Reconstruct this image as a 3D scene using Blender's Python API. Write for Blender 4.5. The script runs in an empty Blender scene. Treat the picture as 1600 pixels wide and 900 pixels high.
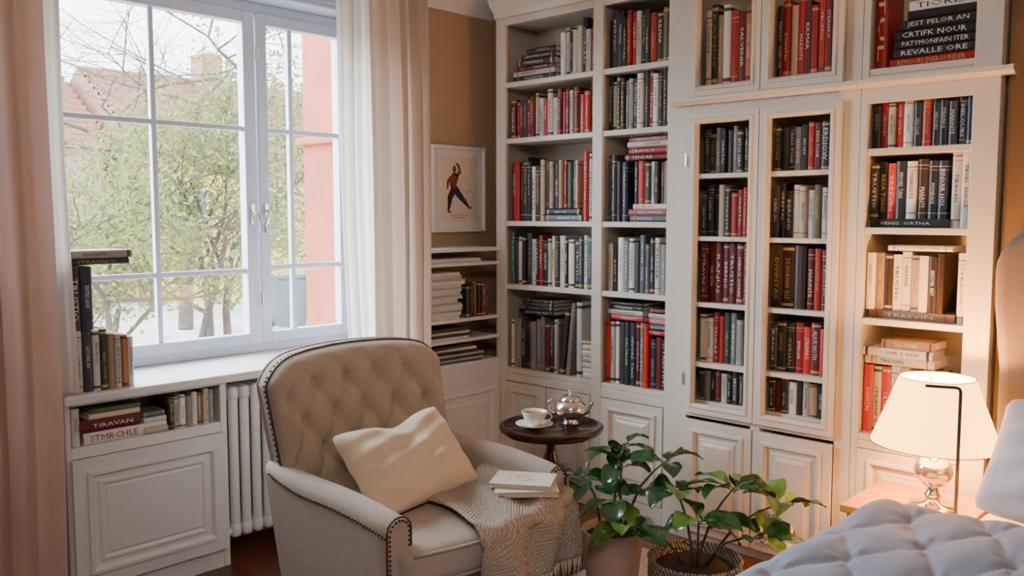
import bpy, bmesh, math, random
from mathutils import Vector, Matrix, noise
random.seed(11)
sc = bpy.context.scene
COL = sc.collection
def RZ(a): return Matrix.Rotation(math.radians(a),4,'Z')
def RX(a): return Matrix.Rotation(math.radians(a),4,'X')
def RY(a): return Matrix.Rotation(math.radians(a),4,'Y')
def T(x,y,z): return Matrix.Translation((x,y,z))

# ---------------------------------------------------------------- materials
def nt(name):
    m = bpy.data.materials.new(name); m.use_nodes = True
    n = m.node_tree; return m, n, n.nodes['Principled BSDF']
def mat(name, col, rough=.5, metal=0., bump=0., bscale=60., var=0., vscale=6., spec=None, sheen=0., stretch=None, coat=0., trans=0.):
    m,n,b = nt(name)
    b.inputs['Base Color'].default_value=(*col,1); b.inputs['Roughness'].default_value=rough
    b.inputs['Metallic'].default_value=metal
    if spec is not None: b.inputs['Specular IOR Level'].default_value=spec
    if sheen: b.inputs['Sheen Weight'].default_value=sheen
    if coat: b.inputs['Coat Weight'].default_value=coat
    tc=n.nodes.new('ShaderNodeTexCoord'); src=tc.outputs['Object']
    if stretch:
        mp=n.nodes.new('ShaderNodeMapping'); mp.inputs['Scale'].default_value=stretch
        n.links.new(src,mp.inputs['Vector']); src=mp.outputs['Vector']
    if var:
        t=n.nodes.new('ShaderNodeTexNoise'); t.inputs['Scale'].default_value=vscale; t.inputs['Detail'].default_value=5
        n.links.new(src,t.inputs['Vector'])
        r=n.nodes.new('ShaderNodeValToRGB')
        r.color_ramp.elements[0].position=.3; r.color_ramp.elements[1].position=.7
        r.color_ramp.elements[0].color=(*[max(0,c*(1-var)) for c in col],1)
        r.color_ramp.elements[1].color=(*[min(1,c*(1+var)) for c in col],1)
        n.links.new(t.outputs['Fac'],r.inputs['Fac']); n.links.new(r.outputs['Color'],b.inputs['Base Color'])
    if bump:
        t2=n.nodes.new('ShaderNodeTexNoise'); t2.inputs['Scale'].default_value=bscale; t2.inputs['Detail'].default_value=3
        n.links.new(src,t2.inputs['Vector'])
        bp=n.nodes.new('ShaderNodeBump'); bp.inputs['Strength'].default_value=bump; bp.inputs['Distance'].default_value=.004
        n.links.new(t2.outputs['Fac'],bp.inputs['Height']); n.links.new(bp.outputs['Normal'],b.inputs['Normal'])
    if trans:
        tr=n.nodes.new('ShaderNodeBsdfTranslucent'); tr.inputs['Color'].default_value=(*col,1)
        mx=n.nodes.new('ShaderNodeMixShader'); mx.inputs['Fac'].default_value=trans
        out=n.nodes['Material Output']
        n.links.new(b.outputs[0],mx.inputs[1]); n.links.new(tr.outputs[0],mx.inputs[2]); n.links.new(mx.outputs[0],out.inputs['Surface'])
    return m

M_cab  = mat('painted_cream_wood',(.65,.59,.50),.36,bump=.05,bscale=30,var=.03)
M_white= mat('white_paint',(.71,.69,.69),.4,bump=.04,var=.02)
M_win  = mat('window_paint',(.62,.68,.82),.35,var=.03)
M_tan  = mat('tan_wall',(.43,.305,.20),.85,bump=.15,bscale=40,var=.05,vscale=2)
M_plain= mat('cream_wall',(.60,.50,.40),.85,bump=.1,var=.03)
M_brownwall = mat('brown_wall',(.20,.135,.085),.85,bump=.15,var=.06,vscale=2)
M_ceil = mat('ceiling_plaster',(.74,.69,.66),.9,bump=.1,var=.02)
M_curtL= mat('rose_curtain',(.76,.56,.49),.9,bump=.25,bscale=250,var=.05,vscale=3,sheen=.3,trans=.35)
M_curt = mat('cream_curtain',(.74,.61,.51),.9,bump=.25,bscale=250,var=.05,vscale=3,sheen=.3,trans=.3)
M_sheer= mat('sheer_curtain',(.86,.81,.73),.9,bump=.1,bscale=200,trans=.5)
M_linen= mat('linen_upholstery',(.47,.395,.315),.9,bump=.8,bscale=420,var=.22,vscale=260,sheen=.2)
M_pil  = mat('cream_pillow',(.72,.59,.42),.85,bump=.3,bscale=300,var=.04,vscale=5,sheen=.2)
M_pipe = mat('brown_leather_piping',(.06,.03,.018),.5)
M_nail = mat('antique_nailhead',(.07,.04,.025),.45,metal=.5)
M_dark = mat('dark_mahogany',(.035,.011,.007),.2,var=.2,vscale=8,stretch=(1,8,1),coat=.5)
M_silver=mat('polished_silver',(.78,.76,.73),.2,metal=1.)
M_porc = mat('porcelain',(.85,.82,.76),.15,coat=.5)
M_tea  = mat('tea',(.25,.09,.02),.1)
M_page = mat('book_pages',(.66,.58,.45),.9,bump=.4,bscale=20,stretch=(40,1,1))
M_paper= mat('white_paper',(.74,.70,.64),.9,bump=.9,bscale=12,stretch=(1,1,60),var=.12,vscale=20)
M_rad  = mat('radiator_enamel',(.76,.75,.78),.3)
M_pot  = mat('beige_ceramic',(.54,.39,.29),.45,var=.06)
M_soil = mat('soil',(.05,.03,.02),1,bump=1,bscale=80)
M_stem = mat('plant_stem',(.07,.07,.03),.6,var=.3)
M_leaf = mat('glossy_leaf',(.014,.075,.018),.22,var=.5,vscale=9,coat=.5,trans=.06)
M_leaf2= mat('glossy_leaf_yellowish',(.09,.21,.03),.22,var=.5,vscale=9,coat=.5,trans=.12)
M_duvet= mat('grey_blue_duvet',(.27,.32,.45),.85,bump=.25,bscale=150,sheen=.25,var=.03)
M_matt = mat('mattress_fabric',(.42,.44,.52),.9)
M_head = mat('tan_headboard',(.16,.11,.085),.8,bump=.5,bscale=300,sheen=.3,var=.15,vscale=3)
M_oak  = mat('honey_wood',(.55,.25,.05),.4,var=.25,vscale=4,stretch=(2,14,2))
M_steel= mat('brushed_dark_steel',(.16,.13,.11),.3,metal=.9)
M_black= mat('black_rubber',(.02,.02,.02),.6)
M_glassy=mat('mercury_glass',(.82,.72,.58),.08,metal=.85)
M_rug  = mat('pale_rug',(.42,.37,.34),1,bump=1,bscale=160,var=.18,vscale=60)
M_frame= mat('white_picture_frame',(.74,.72,.70),.4)
M_print= mat('print_paper',(.72,.62,.52),.8,var=.03)
M_red_ink=mat('red_ink',(.22,.05,.03),.8)
M_dark_ink=mat('dark_ink',(.03,.02,.025),.8)
M_grey_ink=mat('grey_ink',(.35,.25,.20),.8)

def floor_mat():
    m,n,b=nt('dark_oak_floor')
    tc=n.nodes.new('ShaderNodeTexCoord')
    br=n.nodes.new('ShaderNodeTexBrick'); br.inputs['Scale'].default_value=1.0
    br.inputs['Brick Width'].default_value=.9; br.inputs['Row Height'].default_value=.09; br.inputs['Mortar Size'].default_value=.0015
    br.inputs['Color1'].default_value=(.12,.035,.014,1); br.inputs['Color2'].default_value=(.19,.065,.026,1); br.inputs['Mortar'].default_value=(.02,.01,.005,1)
    n.links.new(tc.outputs['Object'],br.inputs['Vector'])
    mp=n.nodes.new('ShaderNodeMapping'); mp.inputs['Scale'].default_value=(2,30,2); n.links.new(tc.outputs['Object'],mp.inputs['Vector'])
    no=n.nodes.new('ShaderNodeTexNoise'); no.inputs['Scale'].default_value=3; n.links.new(mp.outputs['Vector'],no.inputs['Vector'])
    mx=n.nodes.new('ShaderNodeMixRGB'); mx.blend_type='MULTIPLY'; mx.inputs['Fac'].default_value=.6
    n.links.new(br.outputs['Color'],mx.inputs['Color1']); n.links.new(no.outputs['Fac'],mx.inputs['Color2'])
    n.links.new(mx.outputs['Color'],b.inputs['Base Color']); b.inputs['Roughness'].default_value=.3
    return m
M_floor=floor_mat()
def weave_mat(name,c1,c2,scale,strength=1.0,dist=.006):
    m,n,b=nt(name)
    tc=n.nodes.new('ShaderNodeTexCoord')
    outs=[]
    for rot in (0.78,-0.78):
        mp=n.nodes.new('ShaderNodeMapping'); mp.inputs['Rotation'].default_value=(rot,rot*.3,rot); n.links.new(tc.outputs['Object'],mp.inputs['Vector'])
        w=n.nodes.new('ShaderNodeTexWave'); w.inputs['Scale'].default_value=scale; w.inputs['Distortion'].default_value=2.2
        w.inputs['Detail'].default_value=1.5; n.links.new(mp.outputs['Vector'],w.inputs['Vector']); outs.append(w.outputs['Fac'])
    mu=n.nodes.new('ShaderNodeMath'); mu.operation='MULTIPLY'; n.links.new(outs[0],mu.inputs[0]); n.links.new(outs[1],mu.inputs[1])
    r=n.nodes.new('ShaderNodeValToRGB'); r.color_ramp.elements[0].color=(*c1,1); r.color_ramp.elements[1].color=(*c2,1)
    r.color_ramp.elements[0].position=.02; r.color_ramp.elements[1].position=.40
    n.links.new(mu.outputs[0],r.inputs['Fac']); n.links.new(r.outputs['Color'],b.inputs['Base Color'])
    bp=n.nodes.new('ShaderNodeBump'); bp.inputs['Strength'].default_value=strength; bp.inputs['Distance'].default_value=dist
    n.links.new(mu.outputs[0],bp.inputs['Height']); n.links.new(bp.outputs['Normal'],b.inputs['Normal'])
    b.inputs['Roughness'].default_value=.95
    return m
M_knit = weave_mat('knit_wool',(.33,.27,.205),(.66,.58,.48),38)
M_wick = weave_mat('wicker',(.10,.08,.06),(.55,.48,.40),28)
def plaid():
    m,n,b=nt('plaid_cotton')
    tc=n.nodes.new('ShaderNodeTexCoord')
    br=n.nodes.new('ShaderNodeTexBrick'); br.offset=0; br.inputs['Scale'].default_value=1; br.inputs['Brick Width'].default_value=.05; br.inputs['Row Height'].default_value=.05; br.inputs['Mortar Size'].default_value=.001
    br.inputs['Color1'].default_value=(.62,.62,.68,1); br.inputs['Color2'].default_value=(.60,.60,.67,1); br.inputs['Mortar'].default_value=(.50,.51,.60,1)
    mp=n.nodes.new('ShaderNodeMapping'); mp.inputs['Rotation'].default_value=(math.pi/2,0,0)
    n.links.new(tc.outputs['Object'],mp.inputs['Vector']); n.links.new(mp.outputs['Vector'],br.inputs['Vector'])
    n.links.new(br.outputs['Color'],b.inputs['Base Color']); b.inputs['Roughness'].default_value=.9
    return m
M_plaid=plaid()
def emis(name,col,st,base=(.8,.7,.5)):
    m,n,b=nt(name); b.inputs['Base Color'].default_value=(*base,1)
    b.inputs['Emission Color'].default_value=(*col,1); b.inputs['Emission Strength'].default_value=st
    b.inputs['Roughness'].default_value=.9
    return m
M_shade=emis('glowing_lamp_shade',(1.0,.46,.10),7.5,(.8,.58,.32))
M_bulb=emis('bulb',(1.0,.75,.4),12)
def glass():
    m,n,b=nt('pane_glass')
    tr=n.nodes.new('ShaderNodeBsdfTransparent'); gl=n.nodes.new('ShaderNodeBsdfGlossy'); gl.inputs['Roughness'].default_value=.02
    mx=n.nodes.new('ShaderNodeMixShader'); mx.inputs['Fac'].default_value=.04
    n.links.new(tr.outputs[0],mx.inputs[1]); n.links.new(gl.outputs[0],mx.inputs[2]); n.links.new(mx.outputs[0],n.nodes['Material Output'].inputs['Surface'])
    return m
M_glass=glass()

# ---------------------------------------------------------------- mesh helpers
def mk(name,bm,mats,parent=None,M=None,smooth=False,angle=40,bevel=0,seg=2):
    me=bpy.data.meshes.new(name); bmesh.ops.recalc_face_normals(bm,faces=bm.faces[:]); bm.to_mesh(me); bm.free()
    if not isinstance(mats,(list,tuple)): mats=[mats]
    for m in mats: me.materials.append(m)
    if smooth:
        for p in me.polygons: p.use_smooth=True
        if angle<180: me.set_sharp_from_angle(angle=math.radians(angle))
    o=bpy.data.objects.new(name,me); COL.objects.link(o)
    if parent: o.parent=parent
    if M is not None: o.matrix_basis=M
    if bevel:
        b=o.modifiers.new('bevel','BEVEL'); b.width=bevel; b.segments=seg; b.limit_method='ANGLE'; b.angle_limit=math.radians(50)
    return o
def root(name,x,y,z,label,cat,rz=0,group=None):
    o=bpy.data.objects.new(name,None); o.empty_display_size=.1; COL.objects.link(o)
    o.matrix_basis=T(x,y,z)@RZ(rz); tag(o,label,cat,group); return o
def tag(o,label,cat,group=None):
    o['label']=label; o['category']=cat
    if group: o['group']=group
    return o
def struct(o): o['kind']='structure'; return o
def box(bm,x0,x1,y0,y1,z0,z1,mi=0,M=None):
    vs=[Vector((x,y,z)) for z in (z0,z1) for y in (y0,y1) for x in (x0,x1)]
    if M is not None: vs=[M@v for v in vs]
    v=[bm.verts.new(p) for p in vs]
    for f in ((0,2,3,1),(4,5,7,6),(0,1,5,4),(2,6,7,3),(0,4,6,2),(1,3,7,5)):
        fa=bm.faces.new([v[i] for i in f]); fa.material_index=mi
def lathe(bm,prof,n=32,M=None,mi=0,cap=True):
    rings=[]
    for r,z in prof:
        ring=[]
        for i in range(n):
            a=2*math.pi*i/n; p=Vector((r*math.cos(a),r*math.sin(a),z))
            ring.append(bm.verts.new(M@p if M is not None else p))
        rings.append(ring)
    for a,b in zip(rings,rings[1:]):
        for i in range(n):
            f=bm.faces.new((a[i],a[(i+1)%n],b[(i+1)%n],b[i])); f.material_index=mi
    if cap:
        for ring in (rings[0],rings[-1]):
            f=bm.faces.new(ring); f.material_index=mi
def tube(bm,pts,r,n=8,closed=False,mi=0):
    pts=[Vector(p) for p in pts]; N=len(pts)
    rs=r if isinstance(r,(list,tuple)) else [r]*N
    rings=[]; up=Vector((0.13,0.21,1)).normalized()
    for i,p in enumerate(pts):
        if closed: d=pts[(i+1)%N]-pts[i-1]
        else: d=pts[min(i+1,N-1)]-pts[max(i-1,0)]
        if d.length<1e-9: d=Vector((0,0,1))
        d.normalize()
        a=d.cross(up)
        if a.length<.05: a=d.cross(Vector((1,0,0)))
        a.normalize(); b=d.cross(a)
        rings.append([bm.verts.new(p+rs[i]*(math.cos(2*math.pi*k/n)*a+math.sin(2*math.pi*k/n)*b)) for k in range(n)])
    pairs=list(zip(rings,rings[1:]))+([(rings[-1],rings[0])] if closed else [])
    for A,B in pairs:
        for k in range(n):
            f=bm.faces.new((A[k],A[(k+1)%n],B[(k+1)%n],B[k])); f.material_index=mi
    if not closed:
        for ring in (rings[0],rings[-1]):
            f=bm.faces.new(ring); f.material_index=mi
def grid(bm,nu,nv,fn,mi=0,closeu=False):
    V=[[bm.verts.new(fn(i/nu,j/nv)) for j in range(nv+1)] for i in range(nu+(0 if closeu else 1))]
    R=nu
    for i in range(R):
        a=V[i]; b=V[(i+1)%len(V)]
        for j in range(nv):
            f=bm.faces.new((a[j],b[j],b[j+1],a[j+1])); f.material_index=mi
    return V
def softbox(bm,x0,x1,y0,y1,z0,z1,r,n=10,fn=None,mi=0,M=None):
    b2=bmesh.new(); bmesh.ops.create_cube(b2,size=2); bmesh.ops.subdivide_edges(b2,edges=b2.edges[:],cuts=n,use_grid_fill=True)
    h=Vector(((x1-x0)/2,(y1-y0)/2,(z1-z0)/2)); c=Vector(((x0+x1)/2,(y0+y1)/2,(z0+z1)/2))
    idx={}
    for v in b2.verts:
        q=Vector([math.copysign(1-(1-abs(v.co[k]))**1.6,v.co[k])*h[k] for k in range(3)])
        inner=Vector([max(-(h[k]-r),min(h[k]-r,q[k])) for k in range(3)])
        d=q-inner
        q2=inner+(d.normalized()*r if d.length>1e-9 else d)
        if fn: q2=fn(q2,h)
        p=q2+c
        if M is not None: p=M@p
        idx[v.index]=bm.verts.new(p)
    for f in b2.faces:
        nf=bm.faces.new([idx[v.index] for v in f.verts]); nf.material_index=mi
    b2.free()
def panel(bm,x0,x1,z0,z1,prof,M=None,opened=False,mi=0):
    loops=[]
    for ins,y in prof:
        ps=[Vector((x0+ins,y,z0+ins)),Vector((x1-ins,y,z0+ins)),Vector((x1-ins,y,z1-ins)),Vector((x0+ins,y,z1-ins))]
        if M is not None: ps=[M@p for p in ps]
        loops.append([bm.verts.new(p) for p in ps])
    for a,b in zip(loops,loops[1:]):
        for i in range(4):
            f=bm.faces.new((a[i],a[(i+1)%4],b[(i+1)%4],b[i])); f.material_index=mi
    if not opened: bm.faces.new(loops[-1]).material_index=mi
    return
RAISED=[(0,.022),(0,0),(.040,0),(.043,-.008),(.056,-.008),(.066,.010),(.080,.010),(.088,.004),(.096,.004),(.112,-.003)]
GLAZED=[(.048,.024),(0,.024),(0,0),(.026,0),(.029,-.006),(.038,-.006),(.048,.006),(.048,.024)]

# ---------------------------------------------------------------- room shell
FZ=2.86
bm=bmesh.new(); box(bm,-4.15,2.6,-2.2,4.15,-.08,0); struct(mk('floor',bm,M_floor))
bm=bmesh.new(); box(bm,-4.15,2.6,-2.2,4.15,FZ,FZ+.1); struct(mk('ceiling',bm,M_ceil))
WY0,WY1,WZ0,WZ1=1.18,2.93,.84,2.60
bm=bmesh.new()
box(bm,-4.12,-3.78,-2.2,WY0,0,FZ); box(bm,-4.12,-3.78,WY1,4.1,0,FZ)
box(bm,-4.12,-3.78,WY0,WY1,0,WZ0); box(bm,-4.12,-3.78,WY0,WY1,WZ1,FZ)
struct(mk('wall_left',bm,M_tan))
bm=bmesh.new(); box(bm,-3.78,2.6,3.94,4.1,0,FZ); struct(mk('wall_back',bm,M_tan))
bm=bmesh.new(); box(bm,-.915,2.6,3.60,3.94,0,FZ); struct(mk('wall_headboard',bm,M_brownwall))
bm=bmesh.new(); box(bm,-4.12,2.7,-2.3,-2.2,0,FZ); struct(mk('wall_front',bm,M_plain))
bm=bmesh.new(); box(bm,2.6,2.7,-2.2,4.1,0,FZ); struct(mk('wall_right',bm,M_plain))
def crown(name,p0,p1,inn):
    bm=bmesh.new(); prof=[(0,0),(.012,0),(.016,.03),(.03,.045),(.06,.075),(.10,.10),(.115,.12),(.13,.125),(.13,.155),(0,.155)]
    p0=Vector(p0);p1=Vector(p1);inn=Vector(inn)
    A=[bm.verts.new(p0+inn*a+Vector((0,0,b))) for a,b in prof]; B=[bm.verts.new(p1+inn*a+Vector((0,0,b))) for a,b in prof]
    for i in range(len(prof)): bm.faces.new((A[i],A[(i+1)%len(prof)],B[(i+1)%len(prof)],B[i]))
    bm.faces.new(A); bm.faces.new(B)
    return struct(mk(name,bm,M_ceil,smooth=True,angle=50))
crown('trim_1',(-3.78,-2.2,FZ-.156),(-3.78,3.94,FZ-.156),(1,0,0))
bm=bmesh.new()
box(bm,-4.0,-3.765,WY0,WY0+.02,WZ0,WZ1); box(bm,-4.0,-3.765,WY1-.02,WY1,WZ0,WZ1); box(bm,-4.0,-3.765,WY0+.02,WY1-.02,WZ1-.02,WZ1)
box(bm,-3.785,-3.755,WY0-.07,WY0-.001,WZ0,FZ-.157); box(bm,-3.785,-3.755,WY1+.001,WY1+.05,WZ0,FZ-.157); box(bm,-3.785,-3.755,WY0,WY1,WZ1+.001,FZ-.157)
struct(mk('trim_2',bm,M_win,bevel=.004))
bm=bmesh.new(); box(bm,-3.95,-3.455,1.20,2.96,.825,.862); struct(mk('trim_3',bm,M_white,bevel=.008,seg=3))
bm=bmesh.new(); box(bm,.65,2.6,3.575,3.60,0,.12); struct(mk('baseboard_back',bm,M_cab,bevel=.006))

# window
bm=bmesh.new()
y0,y1,z0,z1=WY0+.02,WY1-.02,.862,WZ1-.02
for b in ((y0,y0+.05,z0,z1),(y1-.045,y1,z0,z1),(y0+.05,y1-.045,z1-.05,z1),(y0+.05,y1-.045,z0,z0+.045)):
    box(bm,-3.99,-3.92,*b)
win=struct(mk('window_1',bm,M_win,bevel=.005))
def sash(ya,yb,za,zb,ys,zs,lw,rw):
    bm=bmesh.new()
    box(bm,-3.965,-3.905,ya,ya+lw,za,zb); box(bm,-3.965,-3.905,yb-rw,yb,za,zb)
    box(bm,-3.965,-3.905,ya+lw,yb-rw,za,za+.055); box(bm,-3.965,-3.905,ya+lw,yb-rw,zb-.055,zb)
    for y in ys: box(bm,-3.95,-3.918,y-.012,y+.012,za+.055,zb-.055)
    for z in zs: box(bm,-3.949,-3.919,ya+lw,yb-rw,z-.012,z+.012)
    o=mk('sash',bm,M_win,parent=win,bevel=.004)
    bm=bmesh.new(); box(bm,-3.937,-3.933,ya+lw-.005,yb-rw+.005,za+.05,zb-.05)
    mk('pane',bm,M_glass,parent=o)
    return o
s1=sash(1.245,2.300,.905,2.53,[1.795],[1.967,1.272],.06,.062)
s2=sash(2.312,2.865,.905,2.53,[2.507],[1.967,1.285],.055,.075)
for yy,d in ((2.268,1),(2.345,-1)):
    bm=bmesh.new(); box(bm,-3.905,-3.896,yy-.011,yy+.011,1.50,1.60)
    tube(bm,[(-3.90,yy,1.565),(-3.875,yy,1.57),(-3.868,yy+.012*d,1.55),(-3.868,yy+.03*d,1.50),(-3.868,yy+.028*d,1.46)],[.007,.008,.008,.007,.008],8)
    mk('handle',bm,M_silver,parent=win,smooth=True,angle=50)
for zz in (2.33,1.13):
    bm=bmesh.new(); tube(bm,[(-3.895,2.306,zz-.035),(-3.895,2.306,zz+.035)],.009,10)
    mk('hinge',bm,M_silver,parent=win,smooth=True,angle=50)

# ---------------------------------------------------------------- exterior
M_sal=mat('salmon_plaster',(.50,.125,.07),.9,bump=.3,var=.1,vscale=3)
bm=bmesh.new(); box(bm,-5.02,-4.13,3.30,4.2,-.5,4.2); box(bm,-5.05,-4.13,3.27,4.2,-.5,.2); box(bm,-5.06,-4.13,3.26,3.30,2.0,2.05)
tag(mk('house_wing',bm,M_sal,bevel=.01),'salmon-red plastered wall of a projecting house wing','house wall')
M_grd=mat('pale_gravel',(.42,.40,.34),1,bump=.5,var=.25,vscale=1)
bm=bmesh.new(); box(bm,-40,-4.13,-20,40,-.4,-.3); g=struct(mk('ground',bm,M_grd))
M_tile=mat('roof_tiles',(.40,.20,.13),.9,bump=1,bscale=6,stretch=(1,6,1),var=.25,vscale=9)
M_yel=mat('yellow_plaster',(.66,.43,.11),.9,var=.08,vscale=1)
M_pink=mat('pink_plaster',(.55,.40,.30),.9,var=.08,vscale=1)
M_wing=mat('house_window_glass',(.10,.12,.16),.2)
M_trimw=mat('house_white_trim',(.8,.78,.75),.7)
def house(xf,ya,yb,eave,ridge,mwall,label):
    r=root('house',xf,(ya+yb)/2,-.3,label,'house')
    h=(yb-ya)/2; bm=bmesh.new(); box(bm,-6,0,-h,h,0,eave+.3); 
    mk('wall',bm,mwall,parent=r)
    bm=bmesh.new(); e=eave+.3; rr=ridge+.3
    V=[bm.verts.new(p) for p in ((.35,-h-.1,e-.1),(.35,h+.1,e-.1),(-3,h+.1,rr),(-3,-h-.1,rr),(-6.35,-h-.1,e-.1),(-6.35,h+.1,e-.1))]
    bm.faces.new((V[0],V[1],V[2],V[3])); bm.faces.new((V[3],V[2],V[5],V[4])); bm.faces.new((V[0],V[3],V[4])); bm.faces.new((V[1],V[5],V[2])); bm.faces.new((V[0],V[4],V[5],V[1]))
    for k in range(14):
        t=k/14; x=.35-3.35*t; z=e-.1+(rr-e+.1)*t
        box(bm,x-.12,x+.02,-h-.1,h+.1,z+.0,z+.12)
    mk('roof',bm,M_tile,parent=r)
    bm=bmesh.new(); box(bm,-2.6,-2.0,-h*.4,-h*.4+.5,rr-.8,rr+.5); mk('chimney',bm,M_tile,parent=r)
    n=int((yb-ya)/1.7)
    for i in range(n):
        y=-h+1.0+i*1.7
        for zz in ((1.3,) if eave<3.5 else (1.3,3.2)):
            bm=bmesh.new(); box(bm,-.02,.05,y-.42,y+.42,zz-.05,zz+1.15,0)
            for a in (-.3,.04): 
                for b in (.05,.62): box(bm,.05,.06,y+a,y+a+.28,zz+b,zz+b+.45,1)
            mk('window',bm,[M_trimw,M_wing],parent=r)
    return r
house(-18,8.0,16,2.9,4.9,M_yel,'yellow plastered house with red tiled roof')
house(-19,-4,7.6,3.0,5.0,M_pink,'pinkish house with red tiled roof behind the trees')
M_bin=mat('bin_plastic',(.10,.12,.15),.5)
r=root('wheeled_bin',-12.3,7.75,-.3,'dark blue wheeled waste bin standing outdoors','bin')
bm=bmesh.new(); 
a=[bm.verts.new(p) for p in ((-.2,-.2,.06),(.2,-.2,.06),(.2,.2,.06),(-.2,.2,.06))]; b=[bm.verts.new(p) for p in ((-.26,-.26,.82),(.26,-.26,.82),(.26,.26,.82),(-.26,.26,.82))]
for i in range(4): bm.faces.new((a[i],a[(i+1)%4],b[(i+1)%4],b[i]))
bm.faces.new(a); bm.faces.new(b); mk('body',bm,M_bin,parent=r)
bm=bmesh.new(); softbox(bm,-.29,.29,-.29,.29,.82,.91,.04,4); mk('lid',bm,M_bin,parent=r,smooth=True)
for s in(-1,1):
    bm=bmesh.new(); lathe(bm,[(.09,-.03),(.09,.03)],14,M=T(-.2,s*.24,.09)@RX(90)); mk('wheel',bm,M_black,parent=r)
# trees
M_bark=mat('tree_bark',(.11,.09,.08),.95,bump=.6,var=.3)
M_fol=mat('spring_leaves',(.22,.25,.075),.7,var=.55,vscale=2,trans=.3)
def tree(x,y,z,h,label,leaves,seed,spread=.55,depth=5,r0=.10,lsize=.05,clear=.3,trunk=1):
    rnd=random.Random(seed); r=root('tree',x,y,z,label,'tree'); bm=bmesh.new(); tips=[]
    def br(p,d,L,rad,k):
        pts=[p]; q=p.copy(); dd=d.copy(); n=4
        for i in range(n):
            dd=(dd+Vector((rnd.uniform(-1,1),rnd.uniform(-1,1),rnd.uniform(-.5,.7)))*.17).normalized(); q=q+dd*(L/n); pts.append(q.copy())
            if k<=2: tips.append(q.copy())
        tube(bm,pts,[rad*(1-.45*i/n) for i in range(n+1)],5 if k<depth-1 else 8)
        if k<=0: return
        m=rnd.choice((3,3,4))
        for i in range(m):
            st=pts[rnd.randint(2,n)]
            ax=Vector((rnd.uniform(-1,1),rnd.uniform(-1,1),rnd.uniform(-.35,.75)))
            nd=(dd*(1-spread)+ax.normalized()*spread*1.35).normalized()
            br(st,nd,L*rnd.uniform(.6,.82),rad*.52,k-1)
    for k in range(trunk):
        br(Vector((k*.1,k*.15,0)),Vector((rnd.uniform(-.25,.25),rnd.uniform(-.25,.25),1)).normalized(),h*.38,r0,depth)
    mk('branches',bm,M_bark,parent=r)
    if leaves:
        bm=bmesh.new()
        for i in range(leaves):
            p=rnd.choice(tips)+Vector([rnd.gauss(0,.08) for _ in range(3)])
            a=Vector([rnd.gauss(0,1) for _ in range(3)]).normalized(); b=a.cross(Vector([rnd.gauss(0,1) for _ in range(3)])).normalized()
            s=lsize*rnd.uniform(.5,1.2)
            bm.faces.new([bm.verts.new(p+v) for v in (a*s,b*s*.5,-a*s,-b*s*.5)])
        mk('foliage',bm,M_fol,parent=r)
    return r
tree(-9.5,4.7,-.3,4.0,'leafy spring tree with light green foliage outdoors',15000,5,trunk=3,depth=5,r0=.055,lsize=.036)
tree(-8.0,3.0,-.3,2.9,'small leafy tree with pale green leaves outdoors',6000,8,trunk=2,depth=4,r0=.045,lsize=.034)
tree(-13.5,6.6,-.3,7.6,'bare branched tree against the pale sky',0,21,depth=6,r0=.12,spread=.6)

# ---------------------------------------------------------------- books
PAL={'black':(.014,.014,.015),'charcoal':(.032,.033,.038),'navy':(.018,.025,.06),'dark green':(.022,.042,.035),'dark brown':(.04,.021,.015),
'maroon':(.13,.010,.013),'red':(.40,.013,.012),'bright red':(.60,.024,.015),'white':(.68,.65,.60),'cream':(.60,.51,.37),'grey':(.20,.195,.195),
'grey blue':(.11,.14,.19),'tan':(.34,.22,.125),'orange':(.50,.16,.05),'olive':(.14,.14,.07),'pink':(.50,.15,.15),'teal':(.03,.13,.15),'light grey':(.46,.45,.44)}
def cover_mat(name,col,style):
    m,n,b=nt('cover_'+name.replace(' ','_')+'_'+'abc'[style]); b.inputs['Roughness'].default_value=.42
    tc=n.nodes.new('ShaderNodeTexCoord'); sp=n.nodes.new('ShaderNodeSeparateXYZ'); n.links.new(tc.outputs['Generated'],sp.inputs[0])
    lum=sum(col)/3
    acc=(.46,.34,.15) if lum<.2 else ((.30,.03,.02) if style==1 else (.05,.05,.07))
    bands=[[],[(.9,.008),(.1,.008),(.84,.004)],[(.94,.02),(.06,.022)]][style]
    cur=None
    for c,e in bands:
        k=n.nodes.new('ShaderNodeMath'); k.operation='COMPARE'; k.inputs[1].default_value=c; k.inputs[2].default_value=e
        n.links.new(sp.outputs['Z'],k.inputs[0])
        if cur is None: cur=k.outputs[0]
        else:
            a=n.nodes.new('ShaderNodeMath'); a.operation='MAXIMUM'; n.links.new(cur,a.inputs[0]); n.links.new(k.outputs[0],a.inputs[1]); cur=a.outputs[0]
    oi=n.nodes.new('ShaderNodeObjectInfo')
    hs=n.nodes.new('ShaderNodeHueSaturation'); hs.inputs['Color'].default_value=(*col,1)
    mr=n.nodes.new('ShaderNodeMapRange'); mr.inputs['To Min'].default_value=.7; mr.inputs['To Max'].default_value=1.3
    n.links.new(oi.outputs['Random'],mr.inputs['Value']); n.links.new(mr.outputs[0],hs.inputs['Value'])
    src=hs.outputs['Color']
    if cur is not None:
        mx=n.nodes.new('ShaderNodeMixRGB'); mx.inputs['Color2'].default_value=(*acc,1); n.links.new(cur,mx.inputs['Fac']); n.links.new(src,mx.inputs['Color1']); src=mx.outputs['Color']
    n.links.new(src,b.inputs['Base Color'])
    return m
CM={k:[cover_mat(k,c,s) for s in (0,1,2)] for k,c in PAL.items()}
TM={'w':mat('title_white',(.66,.64,.60),.6),'g':mat('title_gold',(.50,.34,.12),.45,metal=.3),'k':mat('title_black',(.025,.02,.02),.6),'r':mat('title_red',(.35,.03,.02),.6)}
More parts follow.
